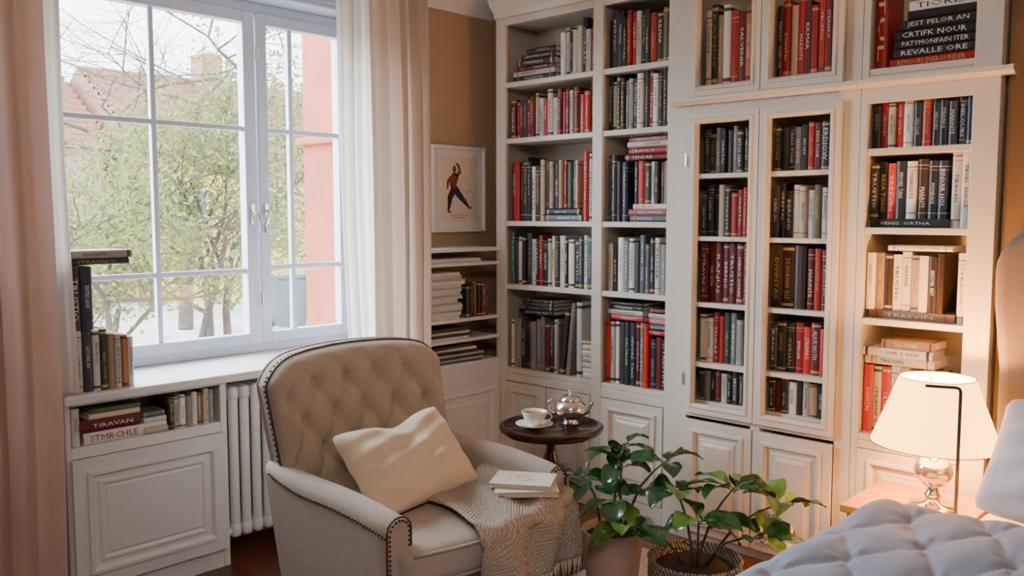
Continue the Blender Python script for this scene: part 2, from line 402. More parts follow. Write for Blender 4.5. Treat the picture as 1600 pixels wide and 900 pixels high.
WORDS=['ENTRE LAVIS','STRAVNUS','MIRIUS OVNIS','TRESVIN','MONDALE','RESA TONE','ERDIOW','TRUSTIO','BINVAR HOL','HELOURS','SALVENIR','ALIUS NOTH','TENDRE','OVRIAN','LISTORE AN','CAVERNOS','DIVINTAS','RANUS','ESTOL VERA','MARINTE',
'VENIS  ORTHA','SOLMIR  E. NAVE','TIRAVAN','LUNE  OSTRA','BERNIO','H. RAVENO  SIMUS','KILMAR','ANTOVIA  REST','PALIMORE','DE NORVAN  ILLE','GRESTAL','MIVORE  TANS','ULTENO','FIRVAS  ANDOR']
def text_mesh(s):
    c=bpy.data.curves.new('t','FONT'); c.body=s; c.size=1; c.resolution_u=1; c.align_x='CENTER'; c.align_y='CENTER'
    o=bpy.data.objects.new('t',c); COL.objects.link(o)
    dg=bpy.context.evaluated_depsgraph_get(); dg.update()
    me=bpy.data.meshes.new_from_object(o.evaluated_get(dg)); bpy.data.objects.remove(o)
    xs=[v.co.x for v in me.vertices]; ys=[v.co.y for v in me.vertices]
    cx=(max(xs)+min(xs))/2; cy=(max(ys)+min(ys))/2
    for v in me.vertices: v.co.x-=cx; v.co.y-=cy
    return me,max(xs)-min(xs),max(ys)-min(ys)
TX={}
def txt(s,key):
    if s not in TX: TX[s]=text_mesh(s)
    me,L,H=TX[s]; k=(s,key)
    if k not in TX:
        m2=me.copy(); m2.materials.clear(); m2.materials.append(TM[key]); m2.name='title'; TX[k]=m2
    return TX[k],L,H
TAX=Matrix(((0,1,0,0),(0,0,-1,0),(-1,0,0,0),(0,0,0,1)))
NB=[0]
def book_bm(th,h,d):
    bm=bmesh.new(); t=th/2; c=min(.003,th*.12); r=min(.006,th*.3)
    outer=[(-t,d),(-t,r),(-t*.75,r*.4),(-t*.35,0),(t*.35,0),(t*.75,r*.4),(t,r),(t,d)]
    inner=[(t-c,d),(t-c,r+c*1.5),(-t+c,r+c*1.5),(-t+c,d)]
    pl=outer+inner
    A=[bm.verts.new((x,y,0)) for x,y in pl]; B=[bm.verts.new((x,y,h)) for x,y in pl]
    N=len(pl)
    for i in range(N): bm.faces.new((A[i],A[(i+1)%N],B[(i+1)%N],B[i]))
    bm.faces.new(A[::-1]); bm.faces.new(B)
    box(bm,-t+c*.9,t-c*.9,r+c,d-.005,.003,h-.005,1)
    return bm
def book(M,x,z,th,h,d,color,where,group,lean=0,flat=False,title='*',tcol=None,yo=0,big=None,hc=False,tw=0):
    m=random.choice(CM[color]) if not hc else CM[color][0]
    if flat: L=T(x,yo,z+th/2)@RZ(tw)@RY(-90)
    elif lean:
        a=math.radians(lean); L=T(x,yo,z+abs(math.sin(a))*th/2)@RY(lean)
    else: L=T(x,yo,z)
    o=mk('book',book_bm(th,h,d),[m,M_page],M=M@L)
    st='lying flat' if flat else ('leaning' if lean else 'standing upright')
    tag(o,f'{color} book {st} {where}','book',group)
    NB[0]+=1
    if title:
        s=random.choice(WORDS) if title=='*' else title
        lum=sum(PAL[color])/3
        if tcol is None: tcol=random.choice('wwgw') if lum<.25 else random.choice('kkr' if 'red' not in color and color not in('orange','pink') else 'ww')
        me,LL,HH=txt(s,tcol)
        if title=='*':
            frac=random.choice((.35,.45,.55,.65)); sx=h*frac/LL; sy=min(th*random.uniform(.30,.48)/HH,sx*1.6); off=random.uniform(-1,1)*(.42-frac/2)*h*.6
        else:
            sx=h*.80/LL; sy=min(th*.56/HH,sx*1.8); off=0
        c=bpy.data.objects.new('title',me); COL.objects.link(c); c.parent=o
        c.matrix_basis=T(0,-.0009,h*.5+off)@TAX@Matrix.Diagonal((sx,sy,1,1))
    return o
def row(M,x0,x1,z,hr,pal,where,group,th=(.022,.040),d=.17,leanend=False,tp=.8,**kw):
    x=x0+.003; i=0
    while True:
        t=random.uniform(*th); h=random.uniform(*hr)
        if x+t>x1-.002:
            rem=x1-.002-x
            if rem>.016: book(M,x+rem/2,z,rem,h,d,pal[i%len(pal)],where,group,title=None,**kw)
            break
        book(M,x+t/2,z,t,h,d,pal[i%len(pal)],where,group,yo=random.uniform(0,.016),title='*' if random.random()<tp else None,**kw)
        x+=t+.0006; i+=1
def stack(M,xr,z,specs,where,group,d=.17,titles=None):
    for i,(t,h,c) in enumerate(specs):
        book(M,xr+random.uniform(-.008,.008),z,t,h,d,c,where,group,flat=True,title=(titles[i] if titles else '*'),tw=random.uniform(-1.5,1.5),hc=bool(titles))
        z+=t+.0005
    return z

# ---------------------------------------------------------------- left open bookcase
BY=3.60
def lower_doors(parent,xs,z0,z1,y):
    for a,b in xs:
        bm=bmesh.new(); panel(bm,a,b,z0,z1,RAISED,M=T(0,y-.022,0)); mk('door',bm,M_cab,parent=parent,bevel=.0015)
r=root('bookcase',-2.915,BY,0,'cream painted open bookcase with two columns of shelves','bookcase')
LM=T(2.915,-BY,0)
bm=bmesh.new()
def B(*a): box(bm,*a,M=LM)
D0=BY; D1=3.925
xa,xb,xc,xd,xe,xf=-3.53,-3.455,-2.835,-2.770,-2.378,-2.306
for a,b in ((xa,xb),(xc,xd),(xe,xf)):
    B(a,b,D0,D0+.022,0,2.64); 
B(xa,xa+.025,D0+.022,D1,0,2.64); B(xf-.025,xf,D0+.022,D1,0,2.64); B((xc+xd)/2-.014,(xc+xd)/2+.014,D0+.022,D1,0,2.64)
B(xb,xc,D0,D0+.022,2.60,2.64); B(xd,xe,D0,D0+.022,2.60,2.64)
B(xa+.025,xf-.025,D1-.012,D1,0.0,2.615); B(xa+.025,xf-.025,D0+.022,D1,2.615,2.64)
SH=[2.285,1.975,1.513,1.155,.675]
for z in SH:
    B(xb,xc,D0+.004,D1-.012,z-.028,z); B(xd,xe,D0+.004,D1-.012,z-.028,z)
for a,b in ((xb,xc),(xd,xe)):
    B(a,b,D0,D0+.022,.60,.646); B(a,b,D0,D0+.022,0,.09)
mk('carcass',bm,M_cab,parent=r,bevel=.003)
bm=bmesh.new(); prof=[(0,0),(.012,.0),(.02,.03),(.05,.06),(.06,.09),(.075,.10),(.075,.125),(0,.125)]
A=[bm.verts.new(LM@Vector((xa,BY-a,2.64+b))) for a,b in prof]; C=[bm.verts.new(LM@Vector((xf,BY-a,2.64+b))) for a,b in prof]
for i in range(len(prof)): bm.faces.new((A[i],A[(i+1)%len(prof)],C[(i+1)%len(prof)],C[i]))
bm.faces.new(A); bm.faces.new(C); mk('cornice',bm,M_cab,parent=r)
lower_doors(r,[(xb+2.915+.004,-3.148+2.915),(-3.142+2.915,xc+2.915-.004),(xd+2.915+.004,xe+2.915-.004)],.094,.596,.018)

MB=T(0,BY+.035,0)
g='books in the open bookcase'; w='on a cream bookcase shelf'
a,b=xb,xc
z=SH[0]
zz=stack(MB,a+.33,z,[(.030,.30,'black'),(.028,.31,'white'),(.022,.27,'maroon'),(.035,.26,'charcoal'),(.025,.24,'dark brown'),(.03,.2,'black')],w,g)
row(MB,a+.365,b,z,(.22,.29),['white','light grey','charcoal','white','cream','black','white','red'],w,g)
row(MB,a,b,SH[1],(.20,.27),['maroon','red','maroon','charcoal','red','maroon','cream','white','red','cream','white','maroon','red','maroon','cream','maroon','bright red','red','maroon'],w,g)
row(MB,a,a+.26,SH[2],(.30,.36),['red','bright red','black','black','charcoal','white','dark brown','cream'],w,g)
stack(MB,a+.52,SH[2],[(.034,.25,'grey blue'),(.032,.24,'charcoal')],w,g)
row(MB,a+.265,a+.50,SH[2]+.07,(.24,.27),['dark brown','cream','black','tan','red','dark green'],w,g)
row(MB,a+.525,b,SH[2],(.33,.38),['red','white','red','black'],w,g)
row(MB,a,b,SH[3],(.25,.295),['teal','charcoal','white','black','charcoal','white','black','red','black','white','cream','charcoal','white','black','white','black','grey blue','white'],w,g)
row(MB,a,a+.37,SH[4],(.27,.31),['cream','grey','grey','charcoal','dark brown','grey','grey','grey','maroon','charcoal'],w,g,tp=.5)
stack(MB,a+.33,SH[4]+.315,[(.025,.25,'black'),(.022,.23,'dark green'),(.02,.25,'charcoal'),(.018,.2,'dark brown')],w,g)
book(MB,a+.385,SH[4],.03,.36,.17,'dark brown',w,g,lean=7,title=None)
book(MB,a+.43,SH[4],.028,.40,.17,'grey',w,g,lean=6,title=None)
row(MB,a+.485,a+.53,SH[4],(.40,.41),['light grey'],w,g)
stack(MB,b-.003,SH[4],[(.03,.085,'white'),(.025,.083,'white'),(.03,.085,'light grey'),(.03,.08,'cream'),(.035,.083,'white'),(.03,.08,'white'),(.02,.085,'tan')],w,g,titles=[None]*7)
# column 2
a,b=xd,xe
row(MB,a,b,SH[0],(.24,.29),['black','charcoal','navy','black','bright red','red','white','black','charcoal','bright red','charcoal','olive'],w,g)
row(MB,a,b,SH[1],(.24,.29),['charcoal','white','black','charcoal','grey','light grey','charcoal','white','charcoal','red','white','black'],w,g)
row(MB,a,a+.13,SH[2],(.30,.35),['grey blue','charcoal','black','navy'],w,g)
zz=stack(MB,b-.004,SH[2],[(.032,.24,'grey blue'),(.03,.245,'pink'),(.026,.22,'white')],w,g)
row(MB,a+.16,b-.012,zz,(.20,.215),['black','red','charcoal','white','black','maroon','grey'],w,g)
stack(MB,b-.006,zz+.216,[(.03,.27,'maroon'),(.035,.25,'red'),(.028,.26,'light grey'),(.02,.24,'pink'),(.02,.25,'black')],w,g)
row(MB,a,b,SH[3],(.24,.30),['white','charcoal','white','grey','white','charcoal','grey blue','grey','charcoal','light grey','grey','charcoal','white'],w,g)
row(MB,a,a+.27,SH[4],(.32,.33),['bright red','light grey','white','charcoal','dark green','navy','maroon','grey'],w,g)
stack(MB,a+.235,SH[4]+.332,[(.028,.20,'red'),(.026,.22,'white'),(.022,.18,'charcoal'),(.02,.2,'black')],w,g)
row(MB,a+.272,b,SH[4],(.25,.27),['navy','maroon','black','maroon'],w,g)
stack(MB,b-.004,SH[4]+.272,[(.025,.12,'red'),(.03,.115,'navy'),(.028,.12,'pink'),(.025,.11,'white'),(.025,.10,'maroon')],w,g)

# ---------------------------------------------------------------- tall cupboard with glazed doors
CY=3.55; cx=-1.865
r=root('cupboard',cx,CY,0,'cream tall cupboard with glazed upper doors and panelled lower doors','cupboard')
LM=T(-cx,-CY,0); bm=bmesh.new()
xs=[-2.303,-2.218,-1.862,-1.500,-1.432]
ZL=2.05
for a,b in ((xs[0],xs[1]),(-1.885,-1.838),(xs[3],xs[4])): B(a,b,CY,CY+.024,0,FZ-.01)
B(xs[0],xs[0]+.02,CY+.024,D1,0,FZ-.01); B(xs[4]-.02,xs[4],CY+.024,D1,0,FZ-.01); B(-1.872,-1.850,CY+.024,D1-.012,0,FZ-.01)
B(xs[0]+.02,xs[4]-.02,D1-.012,D1,0,FZ-.01)
for a,b in ((xs[1],-1.885),(-1.838,xs[3])):
    for za,zb in ((.60,.652),(0,.06),(1.965,2.115),(2.74,FZ-.01)): B(a,b,CY+.0005,CY+.023,za,zb)
SC=[2.137,1.735,1.448,1.141,.859,.674]
for z in SC:
    B(xs[0]+.02,-1.872,CY+.03,D1-.012,z-.02,z); B(-1.850,xs[4]-.02,CY+.03,D1-.012,z-.02,z)
mk('carcass',bm,M_cab,parent=r,bevel=.0025)
for i,(a,b) in enumerate(((xs[1],xs[2]-.002),(xs[2]+.002,xs[3]))):
    for (za,zb) in ((.620,2.010),(2.085,2.78)):
        bm=bmesh.new(); panel(bm,a-cx,b-cx,za,zb,GLAZED,M=T(0,-.024,0),opened=True)
        if za<1:
            for z in SC[1:5]: box(bm,a-cx+.047,b-cx-.047,-.003,.010,z-.020,z+.001)
        mk('door',bm,M_cab,parent=r,bevel=.0015)
    bm=bmesh.new(); panel(bm,a-cx+.002,b-cx-.002,.05,.588,RAISED,M=T(0,-.024,0)); mk('door',bm,M_cab,parent=r,bevel=.0015)
bm=bmesh.new(); prof=[(0,0),(.03,0),(.036,.008),(.05,.014),(.05,.03),(0,.03)]
def ledge(bm,xa_,xb_):
    A=[bm.verts.new(LM@Vector((xa_,CY-a,ZL+b))) for a,b in prof]; C=[bm.verts.new(LM@Vector((xb_,CY-a,ZL+b))) for a,b in prof]
    for i in range(len(prof)): bm.faces.new((A[i],A[(i+1)%len(prof)],C[(i+1)%len(prof)],C[i]))
    bm.faces.new(A); bm.faces.new(C)
ledge(bm,xs[0],xs[4]); mk('ledge',bm,M_cab,parent=r)
for zz in (1.80,.78):
    bm=bmesh.new(); tube(bm,[(xs[1]-cx-.004,-.026,zz-.03),(xs[1]-cx-.004,-.026,zz+.03)],.006,8); mk('hinge',bm,M_silver,parent=r,smooth=True)

MC=T(0,CY+.045,0); g='books in the tall cupboard'; w='inside the tall cream cupboard'
a,b=-2.185,-1.912
row(MC,a,b,SC[0],(.30,.37),['cream','dark green','tan','white','red','maroon','orange','maroon'],w,g,th=(.026,.038))
row(MC,a,b,SC[1],(.185,.215),['charcoal','dark green','grey','black','charcoal','grey','charcoal'],w,g,th=(.022,.034))
row(MC,a,b,SC[2],(.20,.24),['charcoal','navy','black','cream','charcoal','red','maroon','red'],w,g,th=(.022,.034))
row(MC,a,b,SC[3],(.275,.28),['maroon']*8,w,g,th=(.035,.037),tp=1)
row(MC,a,b,SC[4],(.20,.245),['cream','white','red','red','dark green','grey','grey','olive'],w,g,th=(.024,.036))
row(MC,a,b,SC[5],(.135,.16),['charcoal','grey','black','maroon','white','black','charcoal'],w,g,th=(.024,.034))
a,b=-1.830,-1.552
row(MC,a,b,SC[0],(.28,.34),['maroon','red','cream','red','maroon','red','bright red','maroon'],w,g,th=(.028,.038))
row(MC,a,b,SC[1],(.185,.215),['charcoal','dark green','charcoal','grey','black','red','maroon'],w,g,th=(.026,.038))
row(MC,a,b,SC[2],(.20,.24),['charcoal','black','dark green','white','cream','white','olive','white'],w,g,th=(.024,.034))
row(MC,a,a+.165,SC[3],(.275,.28),['dark brown']*8,w,g,th=(.052,.053),tcol='g')
row(MC,a+.167,b,SC[3],(.25,.275),['maroon','red','maroon','maroon'],w,g,th=(.028,.034))
row(MC,a,b,SC[4],(.20,.235),['charcoal','dark green','black','red','bright red','maroon','red'],w,g,th=(.03,.044))
row(MC,a,b,SC[5],(.14,.165),['black','maroon','charcoal','white','black','cream','tan'],w,g,th=(.026,.036))

# ---------------------------------------------------------------- right open bookcase
rx=-1.18
r=root('bookcase',rx,CY,0,'narrow cream bookcase lit by the bedside lamp','bookcase')
LM=T(-rx,-CY,0); bm=bmesh.new()
x0,x1,x2,x3=-1.430,-1.402,-1.018,-.925
B(x0,x1,CY,CY+.024,0,FZ-.01); B(x2,x3,CY,CY+.024,0,FZ-.01)
B(x0,x0+.02,CY+.024,D1,0,FZ-.01); B(x2+.02,x2+.04,CY+.024,D1-.012,0,FZ-.01); B(x0+.02,x3-.02,D1-.012,D1,0,FZ-.01)
B(x1,x2,CY,CY+.024,1.99,2.098); B(x1,x2,CY,CY+.024,2.72,FZ-.01); B(x1,x2,CY,CY+.024,.595,.628); B(x1,x2,CY,CY+.024,0,.06)
B(x3-.02,x3,CY+.024,D1,0,FZ-.01)
SR=[2.125,1.812,1.498,1.131,.655]
for z in SR: B(x1,x2,CY+.004,D1-.012,z-.026,z)
mk('carcass',bm,M_cab,parent=r,bevel=.003)
bm=bmesh.new(); ledge(bm,x0,x3+.05); mk('ledge',bm,M_cab,parent=r)
lower_doors(r,[(x1-rx,x2-rx)],.06,.592,.02)
MR=T(0,CY+.04,0); g='books in the narrow bookcase'; w='on the lamp-lit bookcase shelf'
a,b=x1-.003,x2+.003
book(MR,a+.03,SR[0],.045,.33,.17,'red',w,g,title='TUL',hc=True)
stack(MR,b-.01,SR[0],[(.036,.31,'red'),(.034,.30,'charcoal'),(.032,.30,'black'),(.036,.29,'black'),(.04,.28,'black'),(.03,.25,'black'),(.035,.25,'white')],w,g,
   titles=['REMOURS EVEROUNDER','REVALLE ORE','PATYMONFAIN ITER','CRTIFK NOUR','JEST FELOR AN',None,'TIORLK'])
row(MR,a,b,SR[1],(.165,.20),['charcoal','red','cream','bright red','white','dark green','red','charcoal','black','charcoal','navy','navy'],w,g,th=(.026,.036))
zz=stack(MR,a+.30,SR[2],[(.034,.295,'dark green')],w,g)
row(MR,a,a+.305,zz,(.22,.235),['charcoal','black','bright red','charcoal','white','dark brown','charcoal','navy'],w,g,th=(.028,.045))
row(MR,a+.308,b,SR[2],(.29,.305),['light grey','white','light grey'],w,g,th=(.03,.036))
zz=stack(MR,a+.34,SR[3],[(.034,.33,'tan')],w,g)
row(MR,a,a+.30,zz,(.22,.24),['white','tan','dark brown','cream','cream','tan','cream','dark brown','dark brown'],w,g,th=(.028,.042))
row(MR,a+.345,b,SR[3],(.26,.28),['cream','tan','cream'],w,g,th=(.03,.036),tcol='k')
stack(MR,a+.32,zz+.241,[(.02,.24,'white')],w,g)
row(MR,a,a+.20,SR[4],(.27,.285),['bright red','cream','red','white','tan','red'],w,g,th=(.028,.04))
stack(MR,a+.27,SR[4]+.287,[(.034,.27,'cream'),(.034,.27,'white'),(.036,.2,'tan')],w,g)
row(MR,a+.215,b,SR[4],(.25,.28),['tan','grey','red','cream','tan'],w,g,th=(.028,.04))

# ---------------------------------------------------------------- low corner shelf + base on window wall
r=root('wall_shelf_unit',-3.64,3.27,0,'low white shelf unit with panelled base in the corner','shelf unit')
LM=T(3.64,-3.27,0); bm=bmesh.new()
ya,yb=2.97,3.60
B(-3.779,-3.5,ya,yb,1.345,1.365)
for z in (1.285,.975,.862,.728): B(-3.775,-3.505,ya+.02,yb-.001,z-.018,z)
B(-3.775,-3.501,ya,ya+.02,.71,1.345)
B(-3.775,-3.5,ya,yb,.60,.71)
B(-3.775,-3.52,ya,yb-.001,0,.60)
mk('carcass',bm,M_white,parent=r,bevel=.003)
bm=bmesh.new(); panel(bm,ya+.02,yb-.005,.08,.60,RAISED,M=T(3.64,-3.27,0)@T(-3.498,0,0)@RZ(90)); mk('door',bm,M_white,parent=r)
w='on the low corner shelf'; g='papers and books on the corner shelf'
LW=T(-3.53,0,0)@RZ(90)
M_mag=mat('dark_magazine',(.06,.057,.06),.5,bump=.6,bscale=12,stretch=(1,1,50),var=.7,vscale=9)
M_pap2=mat('grey_paper',(.45,.42,.38),.9,bump=.6,bscale=12,stretch=(1,1,50),var=.3,vscale=9)
def papers2(y0,y1,z,n,t,lab,colm):
    rnd=random.Random(int(y0*100+n))
    for i in range(n):
        tt=t*rnd.uniform(.6,1.4); bm=bmesh.new(); w2=(y1-y0)/2*rnd.uniform(.82,1)
        box(bm,-.105,.105,-w2,w2,0,tt); o=mk('paper_stack',bm,colm[i%len(colm)],M=T(-3.635+rnd.uniform(-.008,.008),(y0+y1)/2+rnd.uniform(-.012,.012),z)@RZ(rnd.uniform(-4,4))); tag(o,lab,'papers',g); z+=tt+.0005
    return z
papers2(3.01,3.34,.976,17,.016,'stack of white papers on the low corner shelf',[M_paper,M_paper,M_pap2])
row(LW,3.37,3.56,.976,(.17,.2),['charcoal','dark brown','orange','black','red'],w,g,th=(.026,.034))
papers2(3.01,3.40,.863,6,.011,'stack of mixed magazines on the low corner shelf',[M_paper,M_mag,M_mag])
papers2(3.02,3.5,.729,4,.010,'stack of dark magazines on the low corner shelf',[M_mag,M_pap2])
papers2(3.03,3.45,.787,3,.011,'stack of pale magazines on the low corner shelf',[M_mag,M_paper])
papers2(3.05,3.5,1.286,2,.012,'thin stack of papers on the low corner shelf',[M_paper])

# ---------------------------------------------------------------- under-window cabinet
r=root('window_cabinet',-3.64,1.55,0,'white cabinet under the window sill with book niche','cabinet')
LM=T(3.64,-1.55,0); bm=bmesh.new()
ya,yb=1.215,1.885
B(-3.775,-3.5,ya,ya+.022,0,.824); B(-3.775,-3.5,yb-.03,yb,0,.824)
B(-3.775,-3.5005,ya+.022,yb-.03,0,.085); B(-3.775,-3.5005,ya+.022,yb-.03,.605,.65); B(-3.775,-3.76,ya+.022,yb-.03,.65,.812); B(-3.775,-3.5005,ya+.022,yb-.03,.812,.824)
B(-3.775,-3.53,ya+.022,yb-.03,.085,.605)
mk('carcass',bm,M_white,parent=r,bevel=.003)
bm=bmesh.new(); panel(bm,ya+.015,yb-.015,.09,.605,[(0,.022),(0,0),(.05,0),(.053,-.008),(.066,-.008),(.078,.010),(.092,.010),(.10,.002),(.108,.002),(.118,.010),(.128,.006)],M=T(.0,0,0)@T(3.64,-1.55,0)@T(-3.476,0,0)@RZ(90)); mk('door',bm,M_white,parent=r)
LC=T(-3.515,0,0)@RZ(90); w='in the niche below the window sill'; g='books in the window niche'
book(LC,1.262,.651,.030,.15,.2,'white',w,g); 
stack(LC,1.52,.651,[(.045,.235,'white'),(.05,.24,'maroon'),(.022,.2,'cream'),(.018,.19,'olive')],w,g,titles=['STMRCHLE','*',None,None])
stack(LC,1.625,.651,[(.024,.10,'cream'),(.02,.10,'white'),(.022,.095,'light grey')],w,g,titles=[None]*3)
row(LC,1.63,1.85,.651,(.13,.152),['charcoal','cream','white','grey','white','tan','cream','grey'],w,g,th=(.022,.032))
book(LC,1.615,.722,.02,.09,.1,'grey',w,g,flat=True,title=None)
LS=T(-3.50,0,0)@RZ(90); w='on the window sill'; g='books on the window sill'
for x,t,h,c in ((1.245,.028,.235,'cream'),(1.277,.030,.24,'white'),(1.312,.034,.24,'charcoal'),(1.345,.026,.238,'white'),(1.373,.026,.24,'charcoal'),(1.401,.026,.22,'tan'),(1.428,.024,.215,'light grey'),(1.454,.024,.21,'orange'),(1.478,.022,.2,'white')):
    book(LS,x,.863,t,h,.17,c,w,g)
book(LS,1.274,1.104,.040,.25,.17,'charcoal',w,g,tcol='w',hc=True); book(LS,1.318,1.104,.042,.245,.17,'navy',w,g,tcol='w',hc=True)
stack(LS,1.49,1.356,[(.024,.26,'charcoal'),(.030,.25,'light grey')],w,g)

# ---------------------------------------------------------------- radiator
r=root('radiator',-3.60,2.30,0,'white column radiator under the window sill','radiator')
bm=bmesh.new()
n=14
for i in range(n):
    y=-.36+i*.055
    for x in (-.05,.05):
        tube(bm,[(x,y,.13),(x,y,.16),(x,y,.74),(x,y,.77)],[.016,.022,.022,.016],8)
    softbox(bm,-.075,.075,y-.023,y+.023,.72,.79,.02,4); softbox(bm,-.075,.075,y-.023,y+.023,.10,.17,.02,4)
tube(bm,[(0,-.37,.135),(0,.37,.135)],.018,8); tube(bm,[(0,-.37,.755),(0,.37,.755)],.018,8)
mk('columns',bm,M_rad,parent=r,smooth=True,angle=60)
bm=bmesh.new(); tube(bm,[(0,-.385,.135),(0,-.41,.13),(0,-.41,.0)],.010,8); tube(bm,[(0,-.40,.135),(.06,-.40,.135)],.018,10); mk('valve',bm,M_rad,parent=r,smooth=True)

# ---------------------------------------------------------------- curtains
def curtain(name,ya,yb,za,zb,x,amp,folds,m,label,cat='curtain',seed=0,pinch=0.,flare=0):
    rnd=random.Random(seed); ph=[rnd.uniform(0,6.28) for _ in range(4)]
    bm=bmesh.new()
    def fn(u,v):
        z=za+(zb-za)*v
        y=ya+(yb-ya)*u+.012*math.sin(v*5+ph[0])*(1-v)+flare*(1-v)
        a=amp*(.6+.4*math.sin(u*5+ph[1]))*(1+.25*math.sin(v*3+ph[2]))
        xx=x+a*math.sin(2*math.pi*folds*u+ph[3]+.5*math.sin(v*2.5))+ .3*a*math.sin(2*math.pi*folds*2.3*u+ph[2])
        y+=.35*a*math.cos(2*math.pi*folds*u+ph[3])
        return (xx,y,z)
    grid(bm,int(folds*16),24,fn)
    return tag(mk(name,bm,m,smooth=True,angle=180),label,cat)
curtain('curtain',.62,1.15,.02,2.84,-3.36,.050,5,M_curtL,'rose-beige heavy curtain hanging beside the window',seed=2)
curtain('sheer_curtain',1.08,1.245,.88,2.84,-3.43,.018,3,M_sheer,'white sheer curtain gathered beside the window',seed=3)
curtain('curtain',2.58,2.93,.02,2.84,-3.37,.048,4.5,M_curt,'cream-beige heavy curtain hanging by the picture wall',seed=5,flare=.04)
curtain('sheer_curtain',2.46,2.68,.885,2.84,-3.45,.030,3.5,M_sheer,'cream sheer curtain gathered at the window edge',seed=7,flare=.02)

# ---------------------------------------------------------------- picture
r=root('framed_picture',-3.78,3.53,1.697,'white framed figure study print on the tan wall','picture')
PM=RZ(90)
bm=bmesh.new(); w2,h2=.212,.25
panel(bm,-w2,w2,-h2,h2,[(0,0),(0,-.025),(.004,-.028),(.016,-.028),(.020,-.018),(.020,-.012)],M=PM,opened=True); mk('frame',bm,M_frame,parent=r)
bm=bmesh.new(); box(bm,-w2+.018,w2-.018,-.010,-.004,-h2+.018,h2-.018,M=PM); mk('mount',bm,M_frame,parent=r)
bm=bmesh.new(); box(bm,-.145,.145,-.0125,-.010,-.185,.185,M=PM); mk('print',bm,M_print,parent=r)
def flatlimb(bm,pts,ws,y,mi=0):
    L=[];Rr=[]
    for i,p in enumerate(pts):
        a=Vector(pts[max(i-1,0)]);b=Vector(pts[min(i+1,len(pts)-1)]); d=(b-a).normalized(); n=Vector((-d.y,d.x))
        q=Vector(p); L.append(bm.verts.new(PM@Vector((q.x+n.x*ws[i],y,q.y+n.y*ws[i])))); Rr.append(bm.verts.new(PM@Vector((q.x-n.x*ws[i],y,q.y-n.y*ws[i]))))
    for i in range(len(pts)-1):
        f=bm.faces.new((L[i],L[i+1],Rr[i+1],Rr[i])); f.material_index=mi
bm=bmesh.new(); y=-.0135
flatlimb(bm,[(-.035,-.01),(-.045,.03),(-.03,.075),(-.02,.09)],[.02,.028,.03,.012],y,0)
flatlimb(bm,[(-.02,.075),(.01,.10),(.0,.135),(-.02,.15)],[.012,.011,.009,.006],y,0)
flatlimb(bm,[(-.06,.07),(-.085,.04),(-.09,.0)],[.011,.010,.006],y-.0001,0)
flatlimb(bm,[(-.035,.095),(-.035,.105),(-.033,.12),(-.035,.135)],[.006,.013,.015,.006],y-.0001,0)
flatlimb(bm,[(-.04,.0),(-.07,-.05),(-.075,-.09),(-.085,-.13)],[.022,.02,.013,.006],y-.0002,1)
flatlimb(bm,[(-.03,.0),(.01,-.04),(.05,-.075),(.085,-.11)],[.024,.02,.013,.006],y-.0003,1)
flatlimb(bm,[(-.085,-.13),(-.06,-.135)],[.005,.004],y,1); flatlimb(bm,[(.085,-.11),(.105,-.105)],[.005,.004],y,1)
for cxx,cyy,rr in ((.055,.03,.045),(.09,-.04,.03)):
    pts=[(cxx+rr*math.cos(a*.3),cyy+rr*math.sin(a*.3)) for a in range(22)]; flatlimb(bm,pts,[.001]*22,y,2)
for i,z in enumerate((-.15,-.165)): flatlimb(bm,[(-.07+i*.02,z),(.07-i*.02,z)],[.002,.002],y,2)
mk('figure',bm,[M_red_ink,M_dark_ink,M_grey_ink],parent=r)

# ---------------------------------------------------------------- armchair
ch=root('armchair',-2.55,2.15,0,'beige linen button-tufted armchair with nailhead trim','armchair')
Z0=.19
def ztop(s): return 1.025-.035*s*s-.085*abs(s)**9
def bw(t): return .385+.045*t
def bx(s,t): return -.20-.19*t+.055*s*s*(.4+.6*t)
def bpos(s,t): return Vector((bx(s,t),s*bw(t),Z0+t*(ztop(s)-Z0)))
def tuft(s,t):
    n=(t-.70)/.15; a=s/.36+.5*n; b=s/.36-.5*n
    q=abs(math.sin(math.pi*a))*abs(math.sin(math.pi*b))
    fa=a-round(a); fb=b-round(b); dd=math.exp(-((fa*fa+fb*fb)/.04))
    p=.026*(q**.6)+.034*(1-dd)
    k=min(1,max(0,(t-.40)/.08))*min(1,max(0,(.97-t)/.06))*min(1,max(0,(.93-abs(s))/.08))
    return p*k+.034*(1-k)
bm=bmesh.new()
def edge(s,t):
    e=min((1-abs(s))*.42,(1-t)*.8); r_=.048
    return 0 if e>r_ else -(r_-math.sqrt(max(0,r_*r_-(r_-e)**2)))
NU,NV=96,72
def fr(u,v):
    s=-1+2*u; t=v; p=bpos(s,t); p.x+=tuft(s,t)+edge(s,t); return p
V=grid(bm,NU,NV,fr)
F=[V[0][j] for j in range(NV+1)]+[V[i][NV] for i in range(1,NU+1)]+[V[NU][j] for j in range(NV-1,-1,-1)]
path=[(-1,j/NV) for j in range(NV+1)]+[(-1+2*i/NU,1) for i in range(1,NU+1)]+[(1,j/NV) for j in range(NV-1,-1,-1)]
back=[]
for s,t in path:
    p=bpos(s,t); p.x-=.075; back.append(bm.verts.new(p))
for i in range(len(F)-1): bm.faces.new((F[i],F[i+1],back[i+1],back[i]))
def bk(u,v):
    s=-1+2*u; p=bpos(s,v); p.x-=.075; return p
grid(bm,NU,NV,bk)
bmesh.ops.remove_doubles(bm,verts=bm.verts[:],dist=.0004)
mk('backrest',bm,M_linen,parent=ch,smooth=True,angle=60)
bm=bmesh.new(); pts=[]
for s,t in path[::2]:
    p=bpos(s,t); p.x-=.012; d=Vector((0,s,0)) if abs(s)==1 and t<1 else Vector((0,0,1)); pts.append(p+d*.001)
tube(bm,pts,.0045,6)
